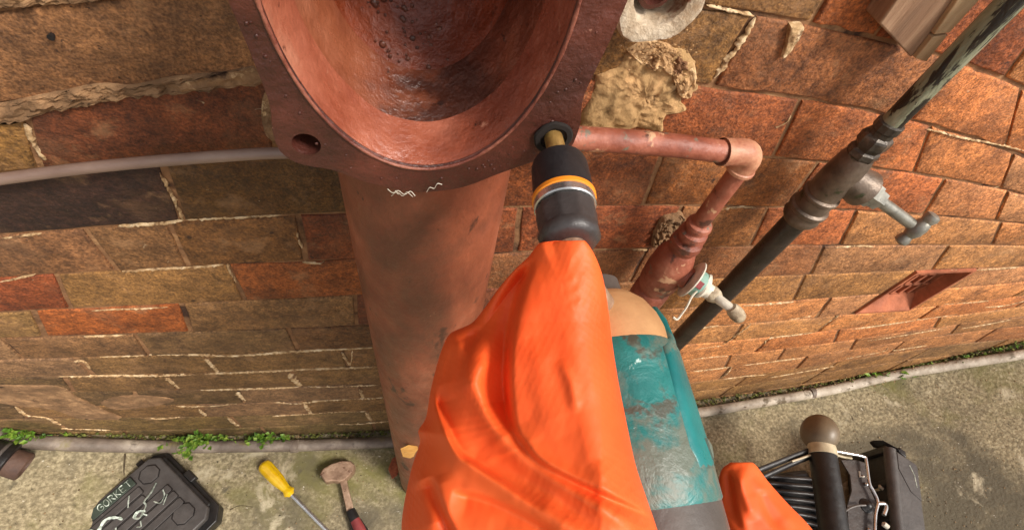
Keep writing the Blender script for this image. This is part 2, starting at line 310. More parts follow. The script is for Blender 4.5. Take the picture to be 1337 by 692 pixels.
# ------------------------------------------------------------------ the wall
CO = [(-.2587,.0688,.9538),(-.2425,.0649,.8878),(-.1582,.046,.8098),(-.1033,.0403,.7247),(-.043,.023,.6393),(-.0079,.0094,.5555),
      (.0401,-.0152,.4677),(.0641,-.0317,.3888),(.0876,-.0444,.3123),(.1228,-.0618,.2298),(.1446,-.0699,.1506),(.1643,-.0871,.0684)]
XR = [.62,.7,.79,.88,.95,1.04,1.12,1.19,1.22,1.15,1.12,1.1]
def course(i, x):                       # height of bed joint i along the wall; the old courses sag and rise
    k = min(max(i, 0), 11); a, b, c = CO[k]; lo, hi = -.34 - .03*k, XR[k]; Lr = .15
    xc = min(max(x, lo), hi); z = a*xc*xc + b*xc + c; s = 2*a*xc + b; dx = x - xc
    if dx: z += s*Lr*math.copysign(1-math.exp(-abs(dx)/Lr), dx)
    if i < 0: z += -i*.078
    if i > 11: z -= (i-11)*.078
    return z
wall = thing('brick_wall', (0,0,0), 'old brown and orange brick wall in lime mortar filling the photo', 'wall', kind='thing')
AIR = (.812, .94)
J = {-1:[(.313,.316),(.38,.383),(.528,.56)],
 0:[(-.30,-.32),(-.07,-.07),(.264,.262),(.485,.50),(.597,.667)],
 1:[(-.276,-.301),(-.102,-.115),(.13,.13),(.359,.377),(.537,.58),(.694,.743)],
 2:[(-.209,-.222),(.0,.0),(.249,.259),(.44,.45),(.639,.673),(.766,.816)],
 3:[(-.31,-.315),(-.235,-.243),(-.114,-.121),(.116,.123),(.31,.32),(.427,.45),(.561,.595),(.837,.883)],
 4:[(-.375,-.397),(-.204,-.208),(.02,.02),(.3,.304),(.573,.605),(.802,.84)],
 5:[(-.438,-.46),(-.281,-.296),(-.076,-.083),(.15,.15),(.37,.38),(.6,.635),(AIR[0],AIR[0]),(AIR[1],AIR[1])],
 6:[(-.507,-.517),(-.363,-.372),(-.176,-.177),(.05,.05),(.27,.27),(.49,.49),(.712,.737),(AIR[0],AIR[0]),(AIR[1],AIR[1])],
 7:[(-.462,-.469),(-.304,-.308),(-.115,-.113),(.1,.1),(.32,.32),(.589,.608),(.783,.792)],
 8:[(-.506,-.523),(-.379,-.386),(-.204,-.202),(.694,.701),(.843,.88)],
 9:[(-.448,-.464),(-.302,-.309),(-.103,-.107),(.65,.675),(.772,.796),(.933,.964)],
 10:[(-.627,-.641),(-.535,-.539),(-.38,-.393),(-.211,-.213),(.689,.705),(.869,.891)],
 11:[(-.615,-.624),(-.353,-.356),(-.107,-.103)]}
def full_row(i):
    js = list(J.get(i, [(-.1 + .11*(i % 2), -.1 + .11*(i % 2))])); out = [js[0]]
    for a in js[1:]:
        p = out[-1]; g = a[0]-p[0]; n = max(1, round(g/.222)) if g > .3 else 1
        for k in range(1, n): out.append((p[0]+(a[0]-p[0])*k/n, p[1]+(a[1]-p[1])*k/n))
        out.append(a)
    while out[0][0] > -2.4: w = .222 + rnd.uniform(-.008, .008); out.insert(0, (out[0][0]-w, out[0][1]-w))
    while out[-1][0] < 3.6: w = .222 + rnd.uniform(-.008, .008); out.append((out[-1][0]+w, out[-1][1]+w))
    return out
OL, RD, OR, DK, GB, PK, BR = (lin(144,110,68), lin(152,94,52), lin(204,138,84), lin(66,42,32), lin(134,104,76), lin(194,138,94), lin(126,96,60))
def pal(i, x, z):  # own brick hues, with shadow at left and brighter light at right mixed in
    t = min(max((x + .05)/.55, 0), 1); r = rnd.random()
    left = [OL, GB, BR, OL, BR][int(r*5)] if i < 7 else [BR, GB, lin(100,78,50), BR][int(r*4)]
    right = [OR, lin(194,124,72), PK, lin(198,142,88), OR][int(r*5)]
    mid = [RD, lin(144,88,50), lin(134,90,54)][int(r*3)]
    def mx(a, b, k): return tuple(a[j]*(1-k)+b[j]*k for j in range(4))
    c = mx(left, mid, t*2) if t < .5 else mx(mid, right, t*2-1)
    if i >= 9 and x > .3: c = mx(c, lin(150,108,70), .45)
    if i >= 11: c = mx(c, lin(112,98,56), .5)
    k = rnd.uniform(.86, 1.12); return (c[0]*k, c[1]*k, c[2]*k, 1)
def mixc(a, b, k): return tuple(a[j]*(1-k)+b[j]*k for j in range(4))
SPEC = [  # (row, x inside the brick, colour)
 (0,-.28,lin(132,106,74)), (0,-.1,lin(142,102,68)), (1,-.2,lin(116,64,36)), (1,-.33,lin(132,98,52)), (2,-.3,lin(58,36,28)), (2,-.1,lin(92,64,30)), (2,.05,lin(104,64,36)),
 (3,-.28,lin(132,96,62)), (3,-.18,lin(124,86,48)), (3,-.36,lin(138,98,66)), (3,-.05,lin(104,54,28)),
 (4,-.45,lin(134,70,38)), (4,-.3,lin(150,112,66)), (4,-.1,lin(150,86,42)), (5,-.35,lin(160,90,42)), (5,-.5,lin(148,116,72)), (5,-.15,lin(136,102,66)), (5,0,lin(112,62,38)),
 (6,-.45,lin(132,98,66)), (6,-.28,lin(122,94,62)), (6,-.1,lin(112,78,46)),
 (0,.22,lin(136,100,56)), (0,.35,lin(152,98,60)), (-1,.25,lin(140,104,62)), (-1,.35,lin(168,96,48)), (-1,.45,lin(152,84,46)), (0,.55,lin(200,126,74)), (0,.7,lin(206,132,76)),
 (1,.25,lin(148,84,46)), (1,.45,lin(184,110,62)), (1,.65,lin(200,130,78)), (2,.2,lin(132,74,38)), (2,.35,lin(148,92,46)), (2,.55,lin(182,106,60)), (2,.7,lin(200,134,86)),
 (3,.1,lin(124,66,34)), (3,.2,lin(138,74,40)), (3,.38,lin(154,102,58)), (3,.52,lin(184,108,62)), (3,.7,lin(190,134,84)), (4,.4,lin(164,98,52)), (4,.5,lin(150,98,60)), (4,.7,lin(172,124,84)), (5,.5,lin(164,116,66)), (5,.7,lin(164,118,70))]
def brick_mesh(i, a, b, detail, stuff=None):
    """a brick between the joints a and b (top x, bottom x) of row i"""
    g, gb = .0022 + rnd.uniform(0, .0016), .0014 + rnd.uniform(0, .0012)
    n = 9 if detail else 1; nh = 3 if detail else 1; pr = rnd.uniform(.0, .0020)
    top = []; bot = []; P = []
    ph = rnd.random()*50
    for k in range(n+1):
        t = k/n; xt = a[0]+g+(b[0]-a[0]-2*g)*t; xb = a[1]+g+(b[1]-a[1]-2*g)*t
        e = .0011 if detail else 0
        top.append((xt, course(i, xt)-gb+e*noise.noise(Vector((xt*60, ph, i)))*2)); bot.append((xb, course(i+1, xb)+gb+e*noise.noise(Vector((xb*60, ph+9, i)))*2))
    loop = []
    loop += top
    for k in range(1, nh): t = k/nh; loop.append((top[-1][0]*(1-t)+bot[-1][0]*t + rnd.uniform(-.001,.001), top[-1][1]*(1-t)+bot[-1][1]*t))
    loop += bot[::-1]
    for k in range(1, nh): t = k/nh; loop.append((bot[0][0]*(1-t)+top[0][0]*t + rnd.uniform(-.001,.001), bot[0][1]*(1-t)+top[0][1]*t))
    cx = sum(p[0] for p in loop)/len(loop); cz = sum(p[1] for p in loop)/len(loop); rg = []
    tilt = rnd.uniform(-.004, .004)
    for y, ins in ((.012, 0), (.0002-pr*.4, 0), (-.0008-pr*.6, .0007), (-.0013-pr*.6, .0020)):
        r = []
        for x, z in loop:
            dx, dz = cx-x, cz-z; x2 = x + math.copysign(min(ins, abs(dx)), dx); z2 = z + math.copysign(min(ins, abs(dz)), dz)
            r.append((x2, y + (x-cx)*tilt, z2))
        rg.append(r)
    mb = stuff or MB(); mb.rings(rg); return mb
nb = 0; out_b = MB()
for i in range(-16, 15):
    js = full_row(i)
    for a, b in zip(js[:-1], js[1:]):
        mx_ = (a[0]+b[0])/2
        if i in (5, 6) and abs(mx_-sum(AIR)/2) < .05: continue
        if course(i, mx_) < zg(mx_) - .01: continue
        inview = -1 <= i <= 14 and -.95 < mx_ < (1.0 if i < 2 else 1.9)
        if not inview:
            brick_mesh(i, a, b, False, out_b); continue
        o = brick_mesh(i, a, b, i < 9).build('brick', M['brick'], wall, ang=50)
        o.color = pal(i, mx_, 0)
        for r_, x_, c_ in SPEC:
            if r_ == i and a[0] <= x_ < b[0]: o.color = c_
        nb += 1
ob = out_b.build('brick', M['brick'], wall, kind='stuff'); ob.color = lin(160,104,66)
# mortar body with the air brick's opening left out
def build_mortar():
    zlo, zhi = course(7, sum(AIR)/2)+.004, course(5, sum(AIR)/2)-.004
    xs = sorted(set(list(np.round(np.arange(-2.4, 3.6, .02), 3)) + [AIR[0]+.004, AIR[1]-.004])); zs = sorted(set(list(np.round(np.arange(-.4, 2.2, .02), 3)) + [zlo, zhi]))
    xs = [x for x in xs if not (AIR[0]+.004 < x < AIR[1]-.004)]; zs = [z for z in zs if not (zlo < z < zhi)]
    nx = len(xs); vs = [(x, .0006+.0016*noise.noise(Vector((x*40, z*40, 1))), z) for z in zs for x in xs]; fs = []
    for j in range(len(zs)-1):
        for i in range(nx-1):
            if xs[i] >= AIR[0] and xs[i+1] <= AIR[1] and zs[j] >= zlo-1e-6 and zs[j+1] <= zhi+1e-6: continue
            fs.append((j*nx+i, j*nx+i+1, (j+1)*nx+i+1, (j+1)*nx+i))
    MB().add(vs, fs).build('mortar_bed', M['mortar'], wall)
    MB().box((.6,.07,.9),(3,0,0),(0,.0095,0),(0,0,1.3)).build('wall_core', M['dark'], wall)
    return zlo, zhi
zlo, zhi = build_mortar()
# ribbons of cream pointing that stand proud of the joints
def ribbon(px, w, mt='cream', thick=.004, name='mortar_strip', y=-.004, seed=0):
    pts = spline([(PY(a, b).x, PY(a, b).z) for a, b in px], 6); w = w*.62
    cum = [0]
    for a, b in zip(pts[:-1], pts[1:]): cum.append(cum[-1]+float(np.linalg.norm(np.array(b)-np.array(a))))
    n = max(6, int(cum[-1]/.0016)); xs = np.linspace(0, cum[-1], n); P = [np.array([np.interp(x, cum, [p[0] for p in pts]), np.interp(x, cum, [p[1] for p in pts])]) for x in xs]
    mb = MB(); r = []
    for i, p in enumerate(P):
        t = P[min(i+1,n-1)]-P[max(i-1,0)]; t = t/(np.linalg.norm(t)+1e-9); q_ = np.array([-t[1], t[0]]); s_ = i/(n-1)
        e = min(1, s_/.12, (1-s_)/.12)**.6 if 0 < i < n-1 else .05
        k1 = max(.12, .75+1.3*noise.noise(Vector((i*.21, seed, 0)))+.9*noise.noise(Vector((i*.7, seed, 4))))*e
        k2 = max(.12, .75+1.3*noise.noise(Vector((i*.21, seed, 9)))+.9*noise.noise(Vector((i*.7, seed, 14))))*e
        yy = -.0018-.0016*e*(.8+1.2*noise.noise(Vector((i*.5, 5+seed, 0))))
        a, b, c, d = p+q_*w*k1, p+q_*w*.55*k1, p-q_*w*.55*k2, p-q_*w*k2
        r.append([(a[0], -.0006, a[1]), (b[0], yy, b[1]), (c[0], yy, c[1]), (d[0], -.0006, d[1])])
    return mb.rings(r).build(name, M[mt], wall, ang=80)
ribbon([(155,294),(185,292),(215,290),(240,286)], .0032, seed=1)
ribbon([(209,224),(222,248),(234,272),(239,286)], .0026, seed=2)
ribbon([(243,285),(290,283),(330,281),(369,279)], .0032, seed=3)
ribbon([(2,309),(20,307),(55,303)], .0014, seed=4)
ribbon([(32,160),(45,185),(60,208)], .004, seed=5)
ribbon([(986,22),(972,45),(955,70),(930,102)], .0055, seed=6, thick=.006)
ribbon([(922,6),(950,12),(984,20)], .0022, seed=7)
ribbon([(1010,165),(1022,160),(1032,150)], .002, seed=8)
ribbon([(388,302),(391,314),(396,323)], .0022, seed=9)
ribbon([(1205,167),(1225,171),(1255,179),(1300,187),(1337,196)], .0018, seed=10)
ribbon([(0,366),(40,358),(48,355)], .0014, seed=11); ribbon([(160,353),(200,350),(260,347),(292,344)], .0016, seed=12); ribbon([(297,343),(300,352),(310,368)], .002, seed=13)
ribbon([(395,341),(415,342),(424,340)], .0018, seed=14); ribbon([(110,438),(140,437),(165,436)], .0018, seed=15)
ribbon([(120,404),(150,402),(185,401),(220,399)], .0016, seed=16)
for k, (pts, w) in enumerate([([(195,462),(240,461),(300,463),(380,458),(430,455),(486,453)], .0042), ([(130,464),(160,463),(190,462)], .003), ([(96,471),(110,470),(118,480)], .003),
    ([(268,467),(275,474),(285,485)], .005), ([(446,459),(452,468),(457,476)], .003), ([(460,456),(459,468),(457,476)], .002), ([(75,490),(130,489),(200,489),(260,487)], .0032), ([(262,487),(340,484),(400,481),(460,479),(492,478)], .0032),
    ([(217,492),(225,498),(236,506)], .005), ([(378,486),(383,494),(392,503)], .009), ([(262,508),(300,507),(345,506),(390,504)], .004), ([(395,504),(440,503),(470,502),(496,501)], .003),
    ([(308,511),(315,517),(321,522)], .007), ([(469,507),(472,512),(474,518)], .006), ([(230,529),(262,529),(310,526)], .003), ([(357,524),(390,525),(430,521),(500,518)], .004), ([(397,526),(402,533),(407,539)], .006),
    ([(195,545),(215,545),(235,543)], .003), ([(297,543),(304,550),(312,555)], .005), ([(355,542),(400,539),(440,536),(478,536)], .004), ([(478,537),(481,543),(485,549)], .006), ([(440,553),(470,552),(508,549)], .003),
    ([(20,529),(30,538),(38,541),(62,544),(72,550),(82,554)], .004), ([(80,558),(120,559),(146,560)], .003), ([(260,533),(264,537),(270,542)], .004)]):
    ribbon(pts, w*1.15, seed=20+k, thick=.003)
for k, (pts, w) in enumerate([([(970,398),(1000,396),(1036,393)], .0026), ([(910,428),(925,426),(938,424)], .004), ([(980,422),(972,428),(950,444),(941,449)], .004), ([(942,450),(925,452),(908,455)], .002), ([(925,465),(950,463)], .002),
    ([(903,468),(925,465),(948,463)], .003), ([(966,476),(1000,472),(1050,466)], .003), ([(955,478),(948,487),(940,493)], .005), ([(905,484),(930,481),(953,478)], .003), ([(943,494),(975,490),(1000,488)], .002), ([(1066,432),(1040,436),(1003,441),(998,449)], .0035),
    ([(1030,416),(1060,411)], .002), ([(1095,411),(1082,418),(1068,429)], .004), ([(940,272),(965,269),(986,270)], .002), ([(845,325),(835,325),(825,325)], .002), ([(1090,322),(1120,320),(1140,321)], .002), ([(1240,352),(1280,351),(1330,348)], .0022),
    ([(1110,429),(1150,424),(1200,416),(1250,409)], .003), ([(1130,444),(1170,438),(1230,428)], .004), ([(1165,457),(1190,453),(1210,450)], .004), ([(1285,400),(1310,398),(1337,392)], .004), ([(1230,396),(1260,394),(1290,392)], .003), ([(1255,428),(1290,422),(1320,416)], .004), ([(1005,492),(1050,484),(1090,477)], .003), ([(1100,468),(1150,458),(1160,452)], .004)]):
    ribbon(pts, w*.75, seed=60+k, thick=.003)

def lump(name, outline, mt, height, y0=0., seed=0, rough=.004, parent=wall, fr=60, res=26, dome=.5, cvt=None):
    """a thrown-on patch with a ragged edge; outline given as points on the wall"""
    pts = [(PY(a, b).x, PY(a, b).z) for a, b in outline] if cvt is None else outline
    pts = [tuple(p) for p in spline(pts + [pts[0]], 7)][:-1]
    cx = sum(p[0] for p in pts)/len(pts); cz = sum(p[1] for p in pts)/len(pts); rg = []
    for k in range(res+1):
        t = 1 - k/res*.97; r = []
        for j, (x, z) in enumerate(pts):
            w = 1 + .05*noise.noise(Vector((x*150, z*150, seed)))*(t > .9)
            xx, zz = cx+(x-cx)*t*w, cz+(z-cz)*t*w
            e = min(1, (1-t)/.12); e = math.sin(e*math.pi/2)
            h = (height*(e*(1-dome) + dome*(1-t*t)) + e*rough*noise.fractal(Vector((xx*fr, zz*fr, seed)), .8, 2.1, 5))
            r.append((xx, y0 - h if k else y0+.004, zz))
        rg.append(r)
    return MB().rings(rg).build(name, M[mt], parent)
# the thick smear of mortar over the first bed joint at the left
lump('mortar_smear', [(-40,140),(0,134),(40,124),(95,113),(130,106),(175,108),(230,97),(300,90),(338,84),(352,104),(300,110),(240,118),(190,121),(130,131),(70,141),(30,152),(-40,166)], 'render', .003, -.002, 3, .0045, fr=150, dome=.1)
lump('mortar_smear', [(-30,12),(0,8),(40,3),(90,2),(160,-8),(200,-30),(60,-30),(-30,-10)], 'render', .003, -.002, 6, .004, fr=150, dome=.1)
lump('mortar_smear', [(342,128),(350,112),(362,112),(372,170),(366,190),(350,178),(342,156)], 'render', .0015, -.002, 5, .002, fr=110)
# sandy patch beside the red pipe
lump('mortar_patch', [(750,182),(756,150),(772,118),(778,96),(806,84),(818,64),(850,66),(872,54),(908,74),(900,96),(912,112),(890,126),(896,142),(868,150),(862,170),(826,166),(806,180)], 'patch', .0055, -.0005, 8, .0030, fr=85, dome=.2)
lump('mortar_crust', [(815,62),(840,50),(872,55),(886,70),(904,78),(908,100),(900,124),(884,120),(878,100),(858,84),(836,80)], 'crust', .004, -.004, 9, .0045, fr=140, dome=.3)
lump('mortar_crust', [(852,300),(865,280),(888,276),(894,288),(880,306),(866,318),(850,318)], 'render', .004, -.003, 14, .006, fr=140, dome=.2)
lump('mortar_crust', [(1028,28),(1042,27),(1046,34),(1036,50),(1026,66),(1018,72),(1022,56)], 'cream', .002, -.005, 15, .001, fr=140, dome=.2)
# spalled smears low on the left
lump('mortar_smear', [(-10,500),(30,500),(80,502),(100,515),(120,525),(140,535),(160,545),(110,545),(70,532),(30,528),(-10,520)], 'render', .0012, -.003, 16, .002, fr=90, dome=.1)
lump('mortar_smear', [(130,524),(150,516),(190,514),(230,520),(190,530),(150,532)], 'render', .001, -.003, 18, .002, fr=90, dome=.1)
# drill hole in the top left block
MB().lathe(PY(66, 50, -.0052), (0,1,0), [(0,.0022),(.004,.0015)], 8).build('drill_hole', M['dark'], wall)

# air brick
def air_brick():
    a = MB(); x0, x1 = AIR[0]+.002, AIR[1]-.002; d = .017; fw = .004
    out = [(x0,zhi+.002),(x1,zhi+.002),(x1,zlo-.002),(x0,zlo-.002)]; inn = [(x0+fw,zhi-.003),(x1-fw,zhi-.003),(x1-fw,zlo+.003),(x0+fw,zlo+.003)]
    hz = zhi - zlo
    b2 = [(x0+fw,zhi-.006),(x1-fw,zhi-.006),(x1-fw,zlo+.03),(x0+fw,zlo+.03)]
    a.rings([[(x,.05,z) for x,z in out],[(x,-.004,z) for x,z in out],[(x,-.004,z) for x,z in inn],[(x,d,z) for x,z in b2]], cap=False)
    body = a.build('air_brick', M['terra'], wall, ang=20)
    gx0, gx1, gz0, gz1 = b2[0][0], b2[1][0], b2[2][1], b2[0][1]
    MB().box(((gx0+gx1)/2, d+.022, (gz0+gz1)/2), ((gx1-gx0)/2+.004,0,0), (0,.002,0), (0,0,(gz1-gz0)/2+.004)).build('back_plate', M['dark'], body)
    for k in range(7):
        x = gx0 + (gx1-gx0)*k/6; MB().box((x, d+.008, (gz0+gz1)/2), (.0026,0,0), (0,.008,0), (0,0,(gz1-gz0)/2+.001)).build('grille_bar', M['terra'], body)
    for k in range(4):
        z = gz0 + (gz1-gz0)*k/3; MB().box(((gx0+gx1)/2, d+.0075, z), ((gx1-gx0)/2+.001,0,0), (0,.0075,0), (0,0,.0028)).build('grille_bar', M['terra'], body)
air_brick()

# ------------------------------------------------------------------ pipe along the foot of the wall, and the green things growing by it
def foot_pipe():
    px = [(-60,569),(0,574),(60,578),(140,581),(220,583),(300,582.5),(400,581),(515,577)]
    R0 = .0122; pts = []
    for a, b in px: p = G(a, b, R0); pts.append(tuple(p))
    pts += [(.15, -.042, zg(.15)+R0), (.45, -.043, zg(.45)+R0)]
    for a, b in [(925,536.5),(1000,524),(1077,510.5),(1165,490.5),(1252,475.5),(1337,462)]: p = G(a, b, R0); pts.append((p.x, min(p.y, -.014), p.z))
    pts.append((1.75, -.03, zg(1.75)+R0)); pts.append((2.3,-.03,zg(2.3)+R0)); pts.insert(0, (-1.4,-.02,zg(-1.4)+R0)) 
    P = spline(pts, 8); rad = [R0*(1+.05*noise.noise(Vector((p[0]*9, 0, 4)))) for p in P]
    t = thing('ground_pipe', pts[5], 'weathered grey lead pipe lying along the foot of the wall', 'pipe')
    cut = next(k for k, p in enumerate(P) if p[0] > .2)
    MB().tube(P[:cut+1], rad[:cut+1], 18).build('pipe_run', M['lead'], t)
    MB().tube(P[cut:], rad[cut:], 18).build('pipe_run', M['leadlit'], t, label='right hand length, toned paler for stronger light')
    for a, b in ((20,574),(228,583),(385,582),(1060,513)):
        p = G(a, b, R0); MB().lathe(p + Vector((-.008,0,0)), (1,-.02,.0), [(0,R0*1.02),(.001,R0*1.12),(.015,R0*1.12),(.016,R0*1.02)], 18).build('pipe_joint', M['lead'], t)
foot_pipe()

def leaf(mb, p, d, l, w, up):
    d = Vector(d).normalized(); s = d.cross(Vector(up)).normalized() if abs(d.dot(Vector(up))) < .98 else Vector((1,0,0)); n = s.cross(d)
    p = Vector(p); mb.add([p, p+d*l*.45+s*w+n*l*.08, p+d*l+n*(-l*.12), p+d*l*.45-s*w+n*l*.08, p+d*l*.5-n*l*.03], [(0,1,4),(1,2,4),(2,3,4),(3,0,4)])
def weed(px, py, h, n, sz, sx, label):
    c = G(px, py, 0); t = thing('weed', c, label, 'plant', group='weeds growing along the foot of the wall'); st = MB(); lf = MB()
    for k in range(n):
        q = c + Vector((rnd.gauss(0, sx), min(rnd.gauss(0, .006), .004), 0)); q.z = zg(q.x); q.y = max(min(q.y, -.004), -.07)
        e = q + Vector((rnd.gauss(0,.012), -abs(rnd.gauss(0,.012)), h*rnd.uniform(.35,1)))
        st.tube([q, (q+e)/2+Vector((0,-.002,0)), e], [.0006,.0005,.0003], 4)
        for m in range(3): leaf(lf, q.lerp(e, rnd.uniform(.45, 1)), (rnd.uniform(-1,1), rnd.uniform(-1,.3), rnd.uniform(.0,.9)), sz*rnd.uniform(.6,1.2), sz*.36, (0,0,1))
    st.build('stem', M['leaf'], t, kind='stuff'); lf.build('foliage', M['leaf'], t, ang=20)
weed(20, 566, .05, 60, .011, .030, 'bright green weed tuft at the left edge above the grey pipe')
weed(72, 568, .03, 14, .009, .022, 'small green weed tuft near the far left of the foot pipe')
weed(258, 574, .05, 34, .012, .017, 'lime green weed spilling over the grey pipe near the dark case')
weed(288, 571, .03, 14, .010, .014, 'deep green weed just right of the spilling one')
weed(352, 571, .045, 34, .011, .018, 'yellow green weed tuft right of the spilling weed, above the screwdriver')
weed(1165, 484, .03, 14, .018, .03, 'yellow leaved weed behind the foot pipe under the air brick')
weed(1300, 452, .03, 14, .010, .06, 'low green weeds behind the pipe at the right edge')
weed(1225, 473, .03, 9, .010, .05, 'sparse weed behind the foot pipe left of the right edge')
c = G(247, 592, 0); t = thing('trailing_weed', c, 'lime leaf sprig hanging in front of the grey pipe above the case', 'plant'); mb = MB(); st = MB()
path = [G(a, b, .03-.0008*(b-572)) for a, b in ((246,572),(243,582),(248,592),(249,600))]
st.tube(path, .0009, 5).build('stem', M['leaf'], t)
for k in range(26): p = path[rnd.randrange(4)].lerp(path[rnd.randrange(4)], .4); leaf(mb, p, (rnd.uniform(-1,1), rnd.uniform(-1,.5), rnd.uniform(0,.6)), .013, .005, (0,0,1))
mb.build('foliage', M['leaf'], t, ang=20)
# moss and litter filling the gap between wall and pipe
def verge():
    ms = MB(); lt = MB()
    for k in range(2600):
        x = rnd.uniform(-1.0, 1.9); dens = .5+.9*noise.noise(Vector((x*7, 0, 0)))
        if rnd.random() > dens+.35: continue
        y = -abs(rnd.gauss(.0, .010)) - .002; z = zg(x) + abs(rnd.gauss(0, .007)) + .003
        if x > 1.1: z += .006
        if rnd.random() < .72: ms.sphere((x, y, z), rnd.uniform(.0015, .0042), 5, 3, (1,.8,.8))
        else: leaf(lt, (x, y-.004, z+.003), (rnd.uniform(-1,1), rnd.uniform(-1,0), rnd.uniform(-.2,.7)), rnd.uniform(.004,.011), .002, (0,0,1))
    tag(ms.build('moss', M['moss'], kind='stuff'), 'green brown moss along the foot of the brick wall', 'moss')
    tag(lt.build('leaf_litter', M['debris'], kind='stuff'), 'dry leaf litter caught between wall and grey pipe', 'litter')
    gr = MB()
    for k in range(2600):
        x = rnd.uniform(-.9, 1.7); y = rnd.uniform(-.62, -.045); 
        s = rnd.uniform(.0006, .0019); gr.sphere((x, y, zg(x)+s*.3), s, 5, 3, (1,rnd.uniform(.6,1.2),.6))
    tag(gr.build('grit', M['debris'], kind='stuff'), 'loose grit and stone chips on the yard', 'grit')
verge()

# ------------------------------------------------------------------ soil pipe with its access opening
PX, PYY, PR = .0099, -.1055, .055
YF = -.175
dp = thing('soil_pipe', (PX, PYY, zg(PX)), 'rusty red cast iron soil pipe with open flanged access mouth at top', 'pipe')
def soil_pipe():
    z0 = zg(PX); prof = []
    k = 60
    for i in range(k+1):
        z = z0 + (.955-z0)*i/k; prof.append((z-z0, PR))
    MB().lathe((PX, PYY, z0), (0,0,1), prof, 64, fn=lambda t, r, a: r*(1+.006*noise.noise(Vector((math.cos(a)*3, math.sin(a)*3, t*14))))).build('pipe_shaft', M['rust'], dp)
    MB().lathe((PX, PYY, 1.135), (0,0,1), [(0,PR),(1.1,PR)], 48).build('upper_pipe', M['rust'], dp)
    cx, cz = .0085, 1.045
    px = [(295,0),(325,70),(350,135),(353,158),(357,183),(368,203),(392,216),(435,224),(480,240),(540,252),(600,247),(650,229),(700,212),(738,204),(757,170),(762,132),(778,95),(800,50),(822,0)]
    half = [(PY(a, b, YF).x, PY(a, b, YF).z) for a, b in px]
    oc = half + [(x, 2*cz-z) for x, z in half[::-1]]
    # resample by angle
    N = 160; ang = []; pts = np.array(oc)
    dense = np.array([tuple(q) for q in spline([tuple(p) for p in oc] + [oc[0]], 12)])
    th = np.unwrap(np.arctan2(dense[:,1]-cz, dense[:,0]-cx)); rr = np.hypot(dense[:,1]-cz, dense[:,0]-cx)
    if th[-1] < th[0]: th, rr = th[::-1], rr[::-1]
    th = np.maximum.accumulate(th)
    A = np.linspace(0, 2*math.pi, N, endpoint=False)
    R = np.interp(A, np.concatenate([th-2*math.pi, th, th+2*math.pi]), np.concatenate([rr, rr, rr]))
    def outer(k, sc=1., dy=0): return (cx+R[k]*sc*math.cos(A[k]), YF+dy, cz+R[k]*sc*math.sin(A[k]))
    a_, b_ = .0525, .0825
    def lip(k, s=1., dy=0.):
        c, s_ = math.cos(A[k]), math.sin(A[k]); r = 1/math.sqrt((c/a_)**2+(s_/b_)**2); r *= s
        return (cx - .002 + r*c, YF+dy, cz+r*s_)
    rgs = [[outer(k, .9, .016) for k in range(N)], [outer(k, .985, .014) for k in range(N)], [outer(k, 1, .012) for k in range(N)], [outer(k, 1, .0015) for k in range(N)], [outer(k, .992, 0) for k in range(N)]]
    for t in (.25,.5,.75):
        r = []
        for k in range(N):
            o, l = Vector(outer(k, .992)), Vector(lip(k, 1.02)); q = o.lerp(l, t); q.y += .0006*noise.noise(q*90); r.append(q)
        rgs.append(r)
    rgs += [[lip(k, 1.02) for k in range(N)], [lip(k, 1.0, .0012) for k in range(N)], [lip(k, .985, .016) for k in range(N)]]
    vs = rgs
    mb = MB(); mb.rings(vs + [vs[0]], cap=False)
    plate = mb.build('flange_plate', M['rust_dark'], None, ang=45)
    # bolt holes cut through the lugs
    for (a, b, r_) in ((400,189,.0058),(722,178,.0060)):
        c = PY(a, b, YF); cut = MB().lathe(c + Vector((0,-.01,0)), (0,1,0), [(0,r_),(.04,r_)], 24).build('cutter', None)
        md = plate.modifiers.new('b', 'BOOLEAN'); md.object = cut; md.solver = 'EXACT'
        dg = bpy.context.evaluated_depsgraph_get(); me = bpy.data.meshes.new_from_object(plate.evaluated_get(dg)); plate.modifiers.clear(); plate.data = me
        bpy.data.objects.remove(cut)
        smooth(me, 35)
    plate.parent = dp; plate.matrix_parent_inverse = dp.matrix_world.inverted()
    # the hollow: rounded sides, iron colour darker in bands towards the back
    prof = [(1.0,.0015),(.985,.005),(.965,.012),(.925,.024),(.875,.037),(.81,.050),(.74,.060),(.65,.069),(.55,.0755),(.42,.081),(.28,.084),(.14,.085),(.03,.085)]
    rg = []
    for s_, dy in prof:
        r = []
        for k in range(N):
            q = Vector(lip(k, s_, dy)); q.y += .0012*noise.noise(q*60)*(s_ < .93); r.append(q)
        rg.append(r)
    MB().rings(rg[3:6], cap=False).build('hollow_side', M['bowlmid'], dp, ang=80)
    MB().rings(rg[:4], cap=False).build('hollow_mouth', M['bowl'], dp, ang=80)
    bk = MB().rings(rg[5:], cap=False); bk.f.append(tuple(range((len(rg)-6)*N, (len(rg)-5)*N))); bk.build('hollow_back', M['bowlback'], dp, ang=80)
    mb = MB(); rr_ = []
    for k in range(N):
        c_ = Vector(lip(k, 1.012, -.0002)); o_ = (c_-Vector((cx-.002, YF, cz))).normalized()
        rr_.append([c_ + o_*math.cos(a)*.0009*(1+.5*noise.noise(c_*200)) + Vector((0,-1,0))*math.sin(a)*.0007 for a in np.linspace(0, 2*math.pi, 9)[:-1]])
    mb.rings(rr_+[rr_[0]], cap=False).build('mouth_lip', M['lip'], dp, ang=80)
    # back of the access chamber behind the plate
    chamber = [[outer(k, .86, .0145) for k in range(N)], [outer(k, .84, .07) for k in range(N)], [outer(k, .6, .112) for k in range(N)]]
    cb_ = MB().rings(chamber, cap=False); cb_.f.append(tuple(range(2*N, 3*N))); cb_.build('chamber_body', M['rust'], dp, ang=50)
    nd = MB()
